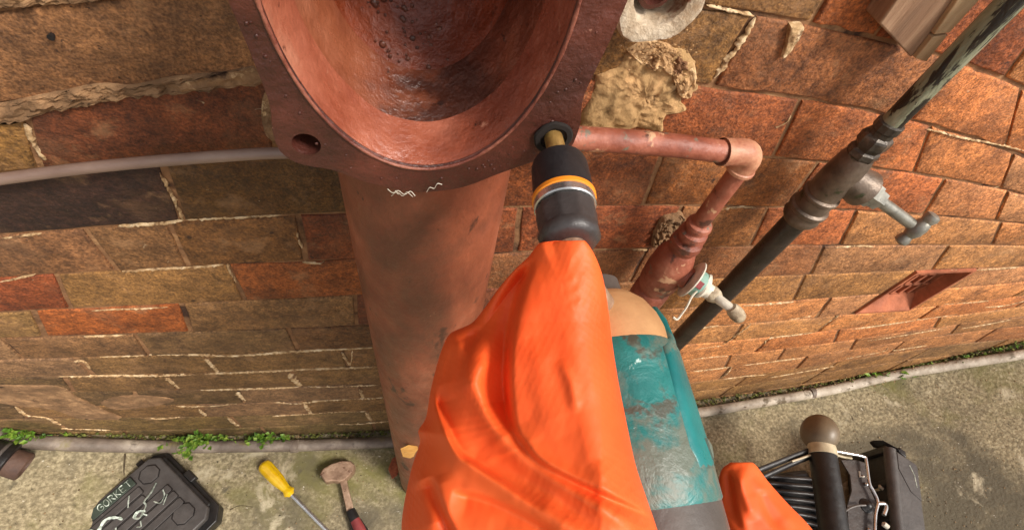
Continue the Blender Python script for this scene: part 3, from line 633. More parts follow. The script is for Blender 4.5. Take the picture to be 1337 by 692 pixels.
    for k in range(420):
        x = cx - .010 + rnd.gauss(0, .010); z = rnd.uniform(.975, 1.10)
        if k > 300: x = cx + rnd.uniform(-.035, .035)
        s_ = math.hypot((x-cx)/a_, (z-cz)/b_)
        if s_ > .8: continue
        dy = float(np.interp(s_, [p[0] for p in prof[::-1]], [p[1] for p in prof[::-1]])); r = rnd.choice((.0004,.0006,.0008,.0011,.0016))*rnd.uniform(.8,1.2)
        nd.sphere((x, YF+dy-r*.2, z), r, 7, 5, (1,.7,rnd.uniform(.8,1.3)))
    nd.build('rust_blisters', M['nodule'], dp, kind='stuff')
    nd = MB()
    for k in range(90):
        kk = rnd.randrange(N); t = rnd.uniform(.15,.85); q = Vector(outer(kk, .97)).lerp(Vector(lip(kk, 1.05)), t)
        nd.sphere(q, rnd.uniform(.0004,.0009), 6, 4, (1,.6,1))
    nd.build('flange_blisters', M['rust_dark'], dp, kind='stuff')
    # swarf threads under the lip
    for pts in ([(506,247),(513,252),(520,249),(528,254),(536,250),(542,256)],[(557,251),(561,245),(567,246),(571,240),(577,241)],[(511,256),(518,251),(526,256),(531,251),(539,257)],[(516,249),(519,253),(521,254)]):
        MB().tube(spline([tuple(PY(a, b, YF-.0012-.0012*(i%2))) for i, (a, b) in enumerate(pts)], 5), .00018, 5).build('swarf', M['white'], dp)
soil_pipe()
# amber scrap and dead leaf at the pipe's foot
def scrap(px, h, mt, name, label, cat, th=.0008, y=None):
    poly = [G(a, b, h + .004*math.sin(i*2.1)) if y is None else PY(a, b, y+.002*math.sin(i*2.1)) for i, (a, b) in enumerate(px)]
    return tag(MB().prism(poly, (0,.0005,th)).build(name, M[mt]), label, cat)
scrap([(523,586),(534,581),(545,583),(547,592),(536,598),(526,596)], .07, 'amber', 'amber_leaf', 'amber leaf stuck against the foot of the soil pipe', 'leaf', y=-.158)
scrap([(507,612),(512,599),(520,594),(523,606),(519,620),(512,625)], .02, 'deadleaf', 'dead_leaf', 'curled rust brown dead leaf beside the soil pipe foot', 'leaf')

# ------------------------------------------------------------------ thin grey pipe at the left
pts = [(-.75,-.02,.70),(-.5,-.02,.765)] + [tuple(PY(a, b, -.02)) for a, b in ((-40,238.5),(0,234),(100,221),(200,211),(300,203.5),(370,200))]
pts += [(-.02,-.02,pts[-1][2]+.001)]
tag(MB().tube(spline(pts, 8), .0048, 20).build('grey_wall_pipe', M['grey']), 'thin grey pipe running along the wall into the soil pipe flange', 'pipe')

# ------------------------------------------------------------------ red painted pipe with its valve
rp = thing('red_water_pipe', (.288,-.045,zg(.288)), 'red painted water pipe with elbow, valve and white taped tap lever', 'pipe')
def red_pipe():
    x, y = .288, -.045; e = PY(972, 199, y); zc = e.z; ex = e.x; l = PY(755, 181, y)
    # horizontal run
    MB().tube(spline([(.02,y,l.z+.003),(l.x,y,l.z),((l.x+ex)/2,y,(l.z+zc)/2+.001),(ex-.02,y,zc)], 8), .0102, 24).build('pipe_run', M['redpaint'], rp)
    MB().tube([(ex-.024,y,zc+.0002),(ex-.0235,y,zc),(ex-.021,y,zc)], [.0105,.0125,.0105], 24).build('seam_ring', M['rust_dark'], rp)
    # elbow
    el = [(ex-.022,y,zc)] + [(ex-.003+.011*math.sin(a), y, zc-.011+.011*math.cos(a)) for a in np.linspace(0, math.pi/2, 8)] + [(ex+.008,y,zc-.022)]
    MB().tube(el, .0124, 24).build('elbow', M['rednew'], rp)
    MB().lathe((ex+.008,y,zc-.018), (0,0,-1), [(0,.0124),(.001,.0136),(.004,.0136),(.005,.0115)], 24).build('elbow_rim', M['rednew'], rp)
    x = ex+.008
    z1 = PY(896, 296, y).z
    MB().tube([(x,y,zc-.018),(x-.001,y,z1)], .0095, 24).build('down_pipe', M['redpaint'], rp)
    d = (0,0,-1)
    MB().lathe((x,y,z1+.008), d, [(0,.0105),(.002,.0135),(.006,.0145),(.008,.0115),(.014,.0115),(.016,.0155),(.022,.0165),(.024,.0125),(.030,.0125),(.032,.0175),(.040,.0185),(.043,.016),(.050,.016)], 32).build('coupling_rings', M['redpaint'], rp)
    MB().lathe((x,y,z1-.040), d, [(0,.016),(.006,.019),(.02,.0235),(.045,.025),(.070,.024),(.085,.020),(.09,.023),(.12,.023),(.124,.018),(.135,.018)], 36).build('valve_body', M['redpaint'], rp, label='bulbous red painted valve barrel')
    MB().lathe((x,y,z1-.172), d, [(0,.0095),(z1-.172-zg(x)+.01,.0095)], 20).build('lower_pipe', M['redpaint'], rp)
    # side branch with tape and lever
    a0 = AD(880, 352, .60); b0 = AD(905, 368, .585); dr = (b0-a0).normalized()
    MB().lathe(a0-dr*.01, dr, [(0,.015),(.03,.014),(.034,.012)], 24).build('branch', M['redpaint'], rp)
    dc = (AD(938, 390, .585)-AD(906, 367, .585)).normalized()
    c = AD(905, 366, .583)
    MB().lathe(c-dc*.004, dc, [(0,.022),(.0015,.0245),(.003,.0245),(.005,.012)], 28).build('white_disc', M['white'], rp)
    MB().lathe(c+dc*.001, dc, [(0,.015),(.004,.0165),(.010,.016)], 20).build('teal_band', M['tealtape'], rp)
    MB().lathe(c+dc*.010, dc, [(0,.016),(.003,.0168),(.006,.015),(.009,.010),(.014,.009)], 20, fn=lambda t, r, a: r*(1+.08*math.sin(3*a+t*400))).build('white_tape', M['white'], rp)
    MB().lathe(c+dc*.022, dc, [(0,.009),(.006,.0105),(.012,.0085),(.016,.006)], 12, fn=lambda t, r, a: r*(1+.12*noise.noise(Vector((t*300, a*2, 0))))).build('gland_nut', M['limescale'], rp)
    e1 = AD(940, 392, .575); e2 = AD(958, 405, .57); e3 = AD(966, 415, .575)
    MB().tube([c+dc*.03, e1, e2], [.0055,.0058,.0052], 12).build('tap_lever', M['white'], rp)
    MB().tube([e2-(e3-e2)*.4, e2, (e2+e3)/2, e3, e3+(e3-e2)*.35], [.006,.0085,.009,.0078,.003], 14).build('lever_end', M['limescale'], rp)
    MB().tube(spline([tuple(AD(a, b, .57)) for a, b in ((910,380),(903,388),(897,400),(890,410),(884,417),(879,414))], 5), .0013, 6).build('tape_tail', M['white'], rp)
    n = (Vector(CAM)-c).normalized(); tdir = dc.cross(n).normalized(); n2 = tdir.cross(dc)
    # printed mark on the tape band
    MB().box(c+dc*.0045+n2*.0163*(1 if n2.dot(n) > 0 else -1), dc*.0033, tdir*.0045, n2*.0006).build('printed_mark', M['redgrip'], rp)
red_pipe()

# ------------------------------------------------------------------ black pipe with stopcock
bp_ = thing('black_water_pipe', (.428,-.04,zg(.428)), 'black iron water pipe with flaking pale paint and brass stopcock', 'pipe')
def black_pipe():
    x, y = .428, -.04; r = .0158; d = (0,0,-1)
    def z(px, py): return PY(px, py, y).z
    zt = z(1167, 166)
    # left edge of the pipe is bare and black, the rest still carries pale paint
    ru = .0094
    MB().lathe((x,y,1.7), d, [(0,ru),(.3,ru),(1.7-zt,ru)], 32, fn=lambda t, rr, a: rr*(1+.02*noise.noise(Vector((a*2, t*18, 0))))).build('upper_pipe', M['flaking'], bp_, label='flaking pale green paint over black')
    MB().lathe((x,y,zt+.006), d, [(0,.0098),(.001,.0122),(.008,.0122),(.010,.011),(.015,.011)], 12).build('lock_nut', M['gunmetal'], bp_, ang=20)
    MB().lathe((x,y,zt-.008), d, [(0,.011),(.002,.0138),(.004,.0146),(.012,.0146),(.014,.0132),(.017,.0122),(.019,.0142),(.024,.0146),(.027,.0135)], 8).build('hex_nut', M['gunmetal'], bp_, ang=20)
    MB().lathe((x,y,zt-.034), d, [(0,.0135),(.006,.0155),(.02,.0172),(.042,.0178),(.056,.0172)], 32).build('valve_body', M['bronze'], bp_, label='dull gunmetal stopcock body')
    zl = zt-.088
    MB().lathe((x,y,zl), d, [(0,.0172),(.002,.0198),(.005,.0198),(.007,.0180),(.020,.0184),(.022,.0212),(.026,.0212),(.028,.0192),(.034,.0196),(.037,.0204),(.041,.0190),(.046,.0155)], 36).build('lower_union', M['bronze'], bp_, label='lower union with mossy rings')
    rl = .0137
    MB().lathe((x,y,zl-.044), d, [(0,rl),(zl-.044-zg(x)+.01,rl)], 32, fn=lambda t, rr, a: rr*(1+.015*noise.noise(Vector((a*2, t*25, 5))))).build('lower_pipe', M['blackpipe'], bp_, label='bare black lower pipe')
    a = Vector((x, y, zt-.060)); b = AD(1196, 297, .535)
    dr = (b-a).normalized(); L = (b-a).length
    MB().lathe(a, dr, [(0,.014),(.012,.0165),(.026,.0185),(.031,.0195),(.033,.0195),(.034,.016)], 32).build('bonnet', M['bronze'], bp_)
    MB().lathe(a, dr, [(.032,.0150),(.046,.0145),(.048,.0120),(.058,.0112)], 6).build('gland_nut', M['chrome'], bp_, ang=20)
    MB().lathe(a, dr, [(.055,.0062),(L,.0062)], 16).build('spindle', M['chrome'], bp_)
    h0 = AD(1222, 280, .520); h1 = AD(1173, 317, .545); hd = (h1-h0).normalized(); hl = (h1-h0).length
    MB().lathe(h0, hd, [(0,.004),(.002,.0072),(.006,.0080),(.011,.0062),(.013,.0072),(hl*.4,.0085),(hl*.6,.0085),(hl-.013,.0066),(hl-.011,.0056),(hl-.006,.0074),(hl-.002,.0068),(hl,.004)], 20).build('tee_handle', M['chrome'], bp_)
black_pipe()

# ------------------------------------------------------------------ timber packing behind the black pipe, broken collar on the wall
tb = thing('timber_block', PY(1180, 20, -.02), 'grey brown timber block fixed to the wall behind the black pipe', 'timber')
yb = -.023
poly = [PY(1148,32,yb), PY(1190,76,yb), PY(1252,-4,yb), PY(1330,-104,yb), PY(1248,-130,yb), PY(1174,-4,yb)]
MB().prism(poly, (0,.0215,0)).build('block', M['wood'], tb, bevel=.0015)
yb = -.027
q = [PY(1195,77,yb), PY(1210,81,yb)]
lo = [q[0], q[1], PY(1238,46,yb), PY(1218,49,yb)]
hi = [PY(1219,46,yb), PY(1240,43.5,yb), PY(1285,-6,yb), PY(1352,-90,yb), PY(1326,-100,yb), PY(1255,-6,yb)]
pb = thing('pale_batten', q[0], 'pale split wooden batten between the timber block and black pipe', 'timber')
MB().prism(lo, (0,.0215,0)).build('batten_piece', M['palewood'], pb, bevel=.0008); MB().prism(hi, (0,.0215,0)).build('batten_piece', M['palewood'], pb, bevel=.0008)

cc = PY(862, -4, -.03); cb = thing('broken_collar', (cc.x, 0, cc.z), 'broken crusted white pipe collar standing out of wall at top', 'pipe collar')
ft = lambda t, r, a: r*(1+.10*noise.noise(Vector((math.cos(a)*1.6, math.sin(a)*1.6, t*60)))+.04*noise.noise(Vector((a*6, t*200, 2))))
MB().lathe((cc.x, .003, cc.z), (0,-1,0), [(0,.030),(.012,.029),(.026,.031),(.033,.0325),(.038,.030),(.039,.026),(.036,.019),(.02,.016),(.012,.013)], 40, fn=ft).build('collar', M['plaster'], cb)
MB().lathe((cc.x-.003, .003, cc.z+.001), (0,-1,0), [(0,.012),(.016,.013),(.030,.0115),(.031,.008),(.020,.006)], 24, fn=ft).build('pipe_stub', M['rust_dark'], cb)
for k in range(46):
    pass
crumbs = MB()
for k in range(90):
    p = PY(rnd.gauss(862, 24), rnd.gauss(64, 10), -.008-rnd.random()*.006); crumbs.sphere(p, rnd.uniform(.0004,.0016), 5, 3, (rnd.uniform(.7,1.5),.8,.7))
crumbs.build('crumbs', M['crust'], cb, kind='stuff')

# ------------------------------------------------------------------ impact wrench with its socket
bolt_c = PY(722, 178, YF)
bo = thing('flange_bolt', bolt_c, 'rusty brass bolt end standing in the right lug of the flange', 'bolt')
MB().lathe(bolt_c+Vector((0,.012,0)), (0,-1,0), [(0,.0042),(.022,.0042),(.0235,.0036),(.024,.002)], 20, fn=lambda t, r, a: r*(1+.03*math.sin(t*5000))).build('bolt_shank', M['brass'], bo)
MB().lathe(bolt_c+Vector((0,-.0004,0)), (0,-1,0), [(0,.0088),(.0010,.0090),(.0016,.0083),(.0016,.0062),(.0004,.006)], 28, fn=lambda t, r, a: r*(1+.09*noise.noise(Vector((math.cos(a)*2, math.sin(a)*2, 4))))).build('washer', M['dark'], bo)
T0 = bolt_c + Vector((0,-.006,0)); T1 = AD(820, 600, .235)
td = (T1-T0).normalized()
wr = thing('impact_wrench', T1, 'scuffed teal cordless impact wrench with tan nose and black socket', 'power tool')
def wrench():
    s0 = AD(731, 224, .210); s1 = AD(742, 300, .193); sd = (s1-s0).normalized(); L = (s1-s0).length
    MB().lathe(s0, sd, [(-.004,.0062),(-.004,.0114),(-.002,.0120),(.001,.0122),(.010,.0125),(.0145,.0126)], 36).build('socket', M['rubber'], wr)
    MB().lathe(s0+sd*.0145, sd, [(0,.0125),(.0004,.0132),(.0022,.0132),(.0027,.0126)], 36).build('orange_band', M['orangeband'], wr)
    MB().lathe(s0+sd*.0178, sd, [(-.0006,.0127),(.0025,.0127),(.003,.0122)], 36).build('steel_ring', M['steel'], wr)
    MB().lathe(s0+sd*.0208, sd, [(0,.0122),(.005,.0125),(.011,.0119),(.0135,.0127),(.016,.0118),(.0175,.0105),(.018,.0062)], 10).build('rubber_boot', M['rubber2'], wr, ang=50, bevel=.0012)
    n0 = AD(790, 405, .225)
    MB().tube([s0+sd*.036, s0+sd*.050, n0], [.0058,.0062,.0062], 24).build('anvil_shaft', M['hammer'], wr)
    # collar between the shaft and the nose
    b0 = AD(792, 452, .232); b1 = AD(842, 690, .198); bd = (b1-b0).normalized(); BL = (b1-b0).length
    c0 = b0-bd*.034
    MB().lathe(c0, bd, [(0,.009),(.002,.012),(.010,.013),(.012,.015)], 28).build('collar', M['greytool'], wr)
    MB().lathe(b0-bd*.024, bd, [(0,.012),(.002,.0175),(.007,.0225),(.014,.0262),(.022,.0283),(.030,.029)], 44).build('nose', M['nose'], wr)
    def bodyr(t, r, a): return r
    MB().lathe(b0+bd*.004, bd, [(0,.0285),(.0015,.0298),(.01,.0306),(.03,.0318),(.05,.0325),(BL-.012,.0325),(BL-.010,.031)], 56, fn=bodyr).build('body_shell', M['tealworn'], wr)
    # unscuffed shoulder flash running over the nose on the right, vent slot, black rear cap, handle, battery
    right = (AD(900, 500, .232)-AD(840, 500, .232)); right = (right-bd*right.dot(bd)).normalized(); toc = (Vector(CAM)-b0); toc = (toc-bd*toc.dot(bd)-right*toc.dot(right)).normalized()
    def ar(t, r, a0, a1, n=10): return [b0+bd*t+(right*math.cos(a)+toc*math.sin(a))*r for a in np.linspace(a0, a1, n)]
    rg = []
    for t, r, a0, a1 in ((-.014,.0268,-.5,.34),(-.006,.0296,-.5,.46),(.004,.0309,-.5,.60),(.010,.0315,-.5,.95),(.03,.0322,-.5,1.02),(.05,.0327,-.5,1.05),(BL-.022,.0328,-.5,1.0),(BL-.016,.0322,-.5,.98)):
        rg.append(ar(t, r, a0, a1-.05) + ar(t, r-.0012, a1, a1+.001, 1) + ar(t, r-.006, a1, a0))
    MB().rings(rg).build('shoulder_flash', M['teal'], wr, ang=80)
    MB().lathe(b0+bd*(BL-.026)+(right*.88+toc*.47)*.0322, (right*.88+toc*.47), [(0,.0050),(.0012,.0048),(.0016,.0030)], 3).build('vent_slot', M['tealworn'], wr)
    MB().lathe(b0+bd*(BL-.0115), bd, [(0,.0300),(.0015,.0318),(.02,.0318),(.05,.030),(.056,.024)], 48).build('rear_cap', M['greytool'], wr)
    hd = -toc
    hs_ = b0+bd*(BL-.01)+hd*.02
    MB().tube([hs_, hs_+hd*.05+bd*.004, hs_+hd*.10+bd*.008], [.019,.017,.018], 20).build('pistol_grip', M['rubber2'], wr)
    MB().box(hs_+hd*.115+bd*.004, right*.034, bd*.045, hd*.016).build('battery', M['caseblack'], wr, bevel=.004)
    MB().box(hs_+hd*.03-bd*.022, right*.005, bd*.006, hd*.014).build('trigger', M['caseblack'], wr, bevel=.002)
    return b0, bd, right, toc, BL, hs_, hd
b0, bd, right, toc, BL, hs_, hd = wrench()

# ------------------------------------------------------------------ the person's gloved hands
pe = thing('person', AD(700, 760, .2), 'person in bright orange rubber gloves steadying and driving the impact wrench', 'person')
def chain(mb, seq, n=20):
    """closed tapered limb through (px, py, radius px, distance); rounded ends"""
    P = [tuple(AD(a, b, d)) + (r*d/F,) for a, b, r, d in seq]; P = spline(P, 6)
    pts = [Vector(p[:3]) for p in P]; rad = [p[3] for p in P]
    t0 = (pts[0]-pts[1]).normalized(); t1 = (pts[-1]-pts[-2]).normalized(); r0, r1 = rad[0], rad[-1]
    a = [pts[0]+t0*r0*math.sin(x) for x in (1.45,1.1,.7,.35)]; ar = [r0*math.cos(x) for x in (1.45,1.1,.7,.35)]
    b = [pts[-1]+t1*r1*math.sin(x) for x in (.35,.7,1.1,1.45)]; br = [r1*math.cos(x) for x in (.35,.7,1.1,1.45)]
    mb.tube(a+pts+b, ar+rad+br, n); return mb
def seg_dist(U, V, line):
    """distance of every sample from a crease line, its side, and how far along the line it lies (0..1)"""
    best = np.full(U.shape, 1e9); side = np.zeros(U.shape); along = np.zeros(U.shape); L = [0]
    P = [np.array(p) for p in spline(line, 6)]
    for a, b in zip(P[:-1], P[1:]): L.append(L[-1]+np.linalg.norm(b-a))
    for k, (a, b) in enumerate(zip(P[:-1], P[1:])):
        d = b-a; l2 = d@d+1e-9; t = np.clip(((U-a[0])*d[0]+(V-a[1])*d[1])/l2, 0, 1)
        du, dv = U-(a[0]+t*d[0]), V-(a[1]+t*d[1]); q = np.hypot(du, dv); m = q < best
        best = np.where(m, q, best); side = np.where(m, np.sign(d[0]*dv-d[1]*du), side); along = np.where(m, (L[k]+t*math.sqrt(l2))/L[-1], along)
    return best, side, along
def hand_body(mb, outline, base, Rr, E, creases, ridges, thick, v0, v1, nv=300, nu=170, seed=0):
    """the back of the gloved hand: a closed body whose near side carries the folds of the rubber"""
    O = np.array(spline(outline + [outline[0]], 5)[:-1]); vs = np.linspace(v0, v1, nv)
    U = np.zeros((nv, nu)); V = np.repeat(vs[:,None], nu, 1)
    for k, v in enumerate(vs):
        xs = []
        for a, b in zip(O, np.roll(O, -1, 0)):
            if (a[1]-v)*(b[1]-v) <= 0 and a[1] != b[1]: xs.append(a[0]+(b[0]-a[0])*(v-a[1])/(b[1]-a[1]))
        lo, hi = min(xs), max(xs); c = .5-.5*np.cos(np.linspace(0, math.pi, nu)); c = .5*c+.5*np.linspace(0,1,nu); U[k] = lo+(hi-lo)*c
    ed = np.full(U.shape, 1e9)
    for a, b in zip(O, np.roll(O, -1, 0)):
        d = b-a; l2 = d@d+1e-9; t = np.clip(((U-a[0])*d[0]+(V-a[1])*d[1])/l2, 0, 1); ed = np.minimum(ed, np.hypot(U-(a[0]+t*d[0]), V-(a[1]+t*d[1])))
    e = np.clip(1-ed/E, 0, 1); rnd_ = 1-np.sqrt(np.clip(1-e*e, 0, 1))
    dep = base(U, V) + Rr*rnd_*np.clip((V-v0+40)/170, .2, 1)
    inner = np.clip(ed/14, 0, 1)
    for line, over, a, w1, b, w2, tail in creases:      # over: +1 / -1 which side lies on top
        q, sd, al = seg_dist(U, V, line); f = np.clip(al/.10, 0, 1)*np.clip((1-al)/tail, 0, 1)
        ov = 1/(1+np.exp(-sd*over*q/2.0))
        dep += inner*f*((1-ov)*a*np.exp(-q/w1) - ov*b*np.exp(-(q/w2)**2))
    for line, h, w in ridges:
        q, sd, al = seg_dist(U, V, line); f = np.clip(al/.2, 0, 1)*np.clip((1-al)/.2, 0, 1); dep -= inner*f*h*np.exp(-(q/w)**2)
    front = []; back = []
    for i in range(nv):
        fr = []; bk = []
        for j in range(nu):
            n_ = noise.noise(Vector((U[i,j]*.03, V[i,j]*.02, seed)))*.0005 + noise.noise(Vector((U[i,j]*.09, V[i,j]*.05, seed+3)))*.00015
            fr.append(AD(U[i,j], V[i,j], dep[i,j]+n_*inner[i,j])); db = base(U[i,j], V[i,j])+Rr + thick*math.sqrt(max(0, 1-e[i,j]**2))
            bk.append(AD(U[i,j], V[i,j], db if 0 < j < nu-1 else dep[i,j]))
        front.append(fr); back.append(bk)
    rings = [front[i]+back[i][::-1][1:-1] for i in range(nv)]
    mb.rings(rings); return mb
def glove(name, mb, voxel, sm, label):
    o = mb.build(name, M['glove'], pe, ang=None, label=label)
    s_ = o.modifiers.new('smooth', 'SMOOTH'); s_.factor = .5; s_.iterations = 2
    return o
lg = MB()
hand_body(lg, [(722,316),(742,309),(762,313),(777,334),(788,365),(795,410),(800,450),(808,500),(818,550),(830,605),(845,650),(862,700),(885,780),(880,830),(720,840),(550,830),(530,780),(524,700),(527,660),(537,612),(548,578),(546,562),(556,545),(562,510),(571,474),(579,450),(588,435),(603,428),(618,420),(634,400),(652,375),(672,352),(690,335),(705,317)],
  lambda u, v: .1775 - .007*np.clip((420-v)/110, 0, 1) - .030*((v-340)/360)*np.clip((v-300)/60, 0, 1) + .022*np.clip((745-u)/200, -.2, 1.3), .030, 62,
  [([(696,338),(680,380),(669,420),(664,460),(663,500),(668,545),(681,584)], -1, .0175, 36, .002, 40, .25),
   ([(672,560),(700,598),(742,623),(790,645),(840,668),(872,688)], -1, .0075, 26, .0014, 30, .3),
   ([(628,428),(614,455),(605,485),(606,520)], -1, .0060, 24, .001, 20, .5),
   ([(566,505),(576,540),(598,587),(622,606),(665,634),(710,668)], 1, .0110, 22, .0008, 16, .5),
   ([(563,622),(574,655),(592,695),(610,730)], -1, .0095, 26, .002, 22, .3),
   ([(640,470),(632,500),(640,540),(665,578)], 1, .0020, 18, .0015, 16, .5),
   ([(590,640),(640,652),(700,680),(780,730)], -1, .0055, 24, .001, 20, .4)],
  [([(660,400),(636,450),(622,500),(640,545),(680,592),(740,634),(800,670),(860,705)], .0050, 15),
   ([(560,500),(584,556),(606,594),(660,635),(730,680),(790,720)], .0050, 15),
   ([(594,432),(604,480),(618,520)], .003, 12), ([(540,610),(556,650),(575,700)], .003, 14),
   ([(735,372),(752,362)], .0003, 5), ([(738,388),(760,376)], .0003, 5), ([(742,404),(764,390)], .0003, 5), ([(730,470),(745,500),(752,540)], .0012, 8),
   ([(700,440),(712,520),(735,570)], .0012, 18), ([(780,600),(800,640),(820,690)], .0012, 14)], .030, 314, 836)
# four fingertips and the thumb closing round the shaft beneath
chain(lg, [(772,372,13,.215),(766,410,18,.218),(752,460,24,.218),(738,520,34,.212),(740,600,50,.195)])
for q_ in ([(700,380,20,.206),(725,372,16,.222),(748,366,13,.232)], [(664,430,22,.214),(700,420,18,.232),(730,412,14,.240)], [(625,470,20,.222),(662,468,17,.240),(698,462,13,.246)], [(585,540,20,.222),(625,542,16,.242),(660,540,12,.248)]): chain(lg, q_)
chain(lg, [(705,800,92,.192),(695,950,100,.215),(670,1150,112,.27)])
glove('left_glove', lg, .0009, 4, 'orange rubber glove on the left hand, wrapped around the socket shaft')
rg_ = MB()
hand_body(rg_, [(954,603),(972,600),(986,606),(1003,628),(1028,656),(1062,692),(1100,750),(1110,830),(1000,850),(915,840),(925,760),(932,700),(935,650),(941,615)],
  lambda u, v: .232 - .014*(v-600)/100 + .0*u, .026, 44,
  [([(950,612),(957,640),(962,670),(975,700)], -1, .0035, 14, .0008, 14, .4), ([(990,640),(1000,670),(1025,705)], 1, .0028, 16, .0008, 14, .4)],
  [([(966,610),(972,640),(985,680)], .0022, 8), ([(985,622),(1010,655),(1040,690)], .0015, 9)], .028, 603, 846, 120, 60, 9)
for q_ in ([(960,720,26,.258),(930,722,18,.262),(905,725,14,.255)], [(975,770,28,.262),(935,775,20,.266),(905,778,15,.258)]): chain(rg_, q_)
chain(rg_, [(1010,800,66,.245),(1060,980,80,.265),(1110,1180,92,.31)])
glove('right_glove', rg_, .0012, 2, 'orange rubber glove on the right hand at the tool grip')

# ------------------------------------------------------------------ case, screwdriver, hammer, pipe cap on the ground
def case():
    h = .052
    A_ = G(203, 591, h); B_ = G(276, 670, h); z = (A_.z+B_.z)/2; A_ = PZ(203, 590, z); B_ = PZ(278, 668, z)
    Cc = PZ(92, 690, z); e1 = (B_-A_); w = e1.length; e1.normalize(); e2 = Vector((-e1.y, e1.x, 0)); 
    if e2.dot(Cc-A_) < 0: e2 = -e2
    Ln = .26; n = Vector((0,0,1)); t = thing('tool_case', A_-n*h, 'dark grey plastic tool case with chalk scribbles and green strip', 'tool case')
    def P(u, v, hh=0.): return A_ + e1*u + e2*v + n*hh
    def rect(u0, u1, v0, v1, c=.008):
        return [P(u0+c,v0),P(u1-c,v0),P(u1,v0+c),P(u1,v1-c),P(u1-c,v1),P(u0+c,v1),P(u0,v1-c),P(u0,v0+c)]
    def slab(u0, u1, v0, v1, h0, h1, c, m, name, par, bev=.001): return MB().prism([p+n*h0 for p in rect(u0,u1,v0,v1,c)], n*(h1-h0)).build(name, M[m], par, bevel=bev)
    low = slab(-.004,w+.010,-.010,Ln, -h, -.022, .018, 'caseblack', 'case_base', t, .003)
    slab(-.006,w+.012,-.012,Ln+.002, -.021, -.015, .019, 'caseblack', 'case_rim', t, .002)
    lid = slab(0,w,0,Ln, -.014, 0, .014, 'case', 'case_lid', t, .003)
    def groove(u0, u1, v0, v1, nm='lid_panel', m='case', hh=.0016, c=.005):     # raised panel with dark groove round it
        slab(u0-.0016,u1+.0016,v0-.0016,v1+.0016, -.001, .0005, c, 'caseblack', 'panel_groove', lid, 0)
        return slab(u0,u1,v0,v1, -.001, hh, c, m, nm, lid, .0006)
    groove(.012,.042,.014,.044, c=.009); groove(w-.052,w-.022,.016,.048, c=.008)
    groove(.006,.024,.052,.128, 'label_strip', 'casegreen', c=.001)
    for k in range(5): groove(.032+k*.0175, .0455+k*.0175, (.056 if k > 0 else .052) + (.0 if k < 2 else -.036), .19, c=.002)
    groove(.008,.05,.162,.19, c=.006)
    MB().prism([p+n*-.016 for p in [P(w*.42,-.018),P(w*.56,-.018),P(w*.56,-.006),P(w*.42,-.006)]], n*.014).build('latch', M['caseblack'], t, bevel=.002)
    MB().prism([p-n*.01 for p in rect(w*.1,w*.9,-.0055,.0015,.002)], n*.006).build('side_bar', M['caseblack'], t, bevel=.001)
    for v in (.03, .17): MB().box(P(-.009, v, -.018), e1*.005, e2*.006, n*.006).build('hinge', M['caseblack'], t, bevel=.001)
    def stroke(pts, w_=.0011, hh=.0018):
        p = [P(u, v, hh+.0004) for u, v in pts]; p = [Vector(q) for q in spline([tuple(q) for q in p], 5)]
        MB().tube(p, [w_*(.7+.5*rnd.random()) for _ in p], 6, flat=.35).build('chalk_mark', M['chalk'], t)
    # hand lettering, reading along the green strip from the outer end
    glyph = {'G':[[(1,.15),(.5,0),(0,.3),(0,.75),(.5,1),(1,.8),(.95,.5),(.55,.5)]],'O':[[(.5,0),(0,.4),(.1,.9),(.6,1),(1,.6),(.85,.1),(.45,0)]],
     'R':[[(0,1),(0,.5),(0,0)],[(0,0),(.7,.05),(.85,.3),(.5,.5),(.1,.5)],[(.4,.5),(.7,.8),(.95,1)]],'K':[[(0,0),(0,.5),(0,1)],[(.85,0),(.45,.3),(.05,.55)],[(.1,.5),(.5,.75),(.9,1)]],
     'E':[[(.9,0),(.4,0),(0,.05),(0,.5),(.0,.95),(.4,1),(.9,1)],[(0,.5),(.4,.5),(.7,.48)]],'T':[[(0,0),(.5,0),(1,.02)],[(.5,0),(.5,.5),(.5,1)]]}
    for k, ch in enumerate('GORKET'):
        v0 = .113 - k*.0098
        for s in glyph[ch]: stroke([(.0085+.0125*b, v0-.0072*a) for a, b in s], .0009)
    for s, w_ in (([(.046,.135),(.036,.14),(.030,.15),(.034,.17),(.040,.18)],.0022), ([(.060,.098),(.048,.104),(.040,.115),(.046,.13),(.056,.14)],.0018), ([(.034,.07),(.040,.075),(.050,.082)],.0014), ([(.05,.03),(.058,.045),(.062,.06),(.070,.062),(.078,.072),(.086,.07)],.0018),
                  ([(.064,.112),(.072,.118),(.082,.124)],.0022), ([(.078,.108),(.070,.12)],.0016), ([(.086,.082),(.094,.086),(.09,.09)],.0014), ([(.07,.03),(.08,.034),(.085,.045),(.075,.05)],.0013), ([(.082,.03),(.092,.044)],.0014), ([(.062,.135),(.066,.15),(.074,.152)],.0016), ([(.076,.07),(.08,.08),(.073,.084),(.07,.075),(.078,.068)],.002)):
        stroke(s, w_*1.7)
case()

def driver():
    a = G(342, 604, .016); b = G(381, 646, .014); e = G(440, 706, .008); d = (b-a).normalized(); L = (b-a).length
    t = thing('screwdriver', (a+b)/2-Vector((0,0,.015)), 'screwdriver with fluted yellow handle lying on the concrete', 'screwdriver')
    fl = lambda tt, r, an: r*(1-.10*max(0, math.cos(6*an))**2) if .006 < tt < L*.82 else r
    MB().lathe(a, d, [(0,.004),(.002,.0095),(.006,.0128),(.012,.0138),(.03,.0136),(L*.55,.0126),(L*.72,.0096),(L*.8,.0086),(L*.83,.0088),(L*.9,.0118),(L*.93,.0115),(L*.96,.008),(L,.0055)], 48, fn=fl).build('handle', M['yellow'], t)
    dd = (e-b).normalized(); MB().lathe(b-dd*.004, dd, [(0,.0046),((e-b).length+.03,.0044),((e-b).length+.045,.0044),((e-b).length+.05,.001)], 16).build('blade_shaft', M['steel'], t)
driver()
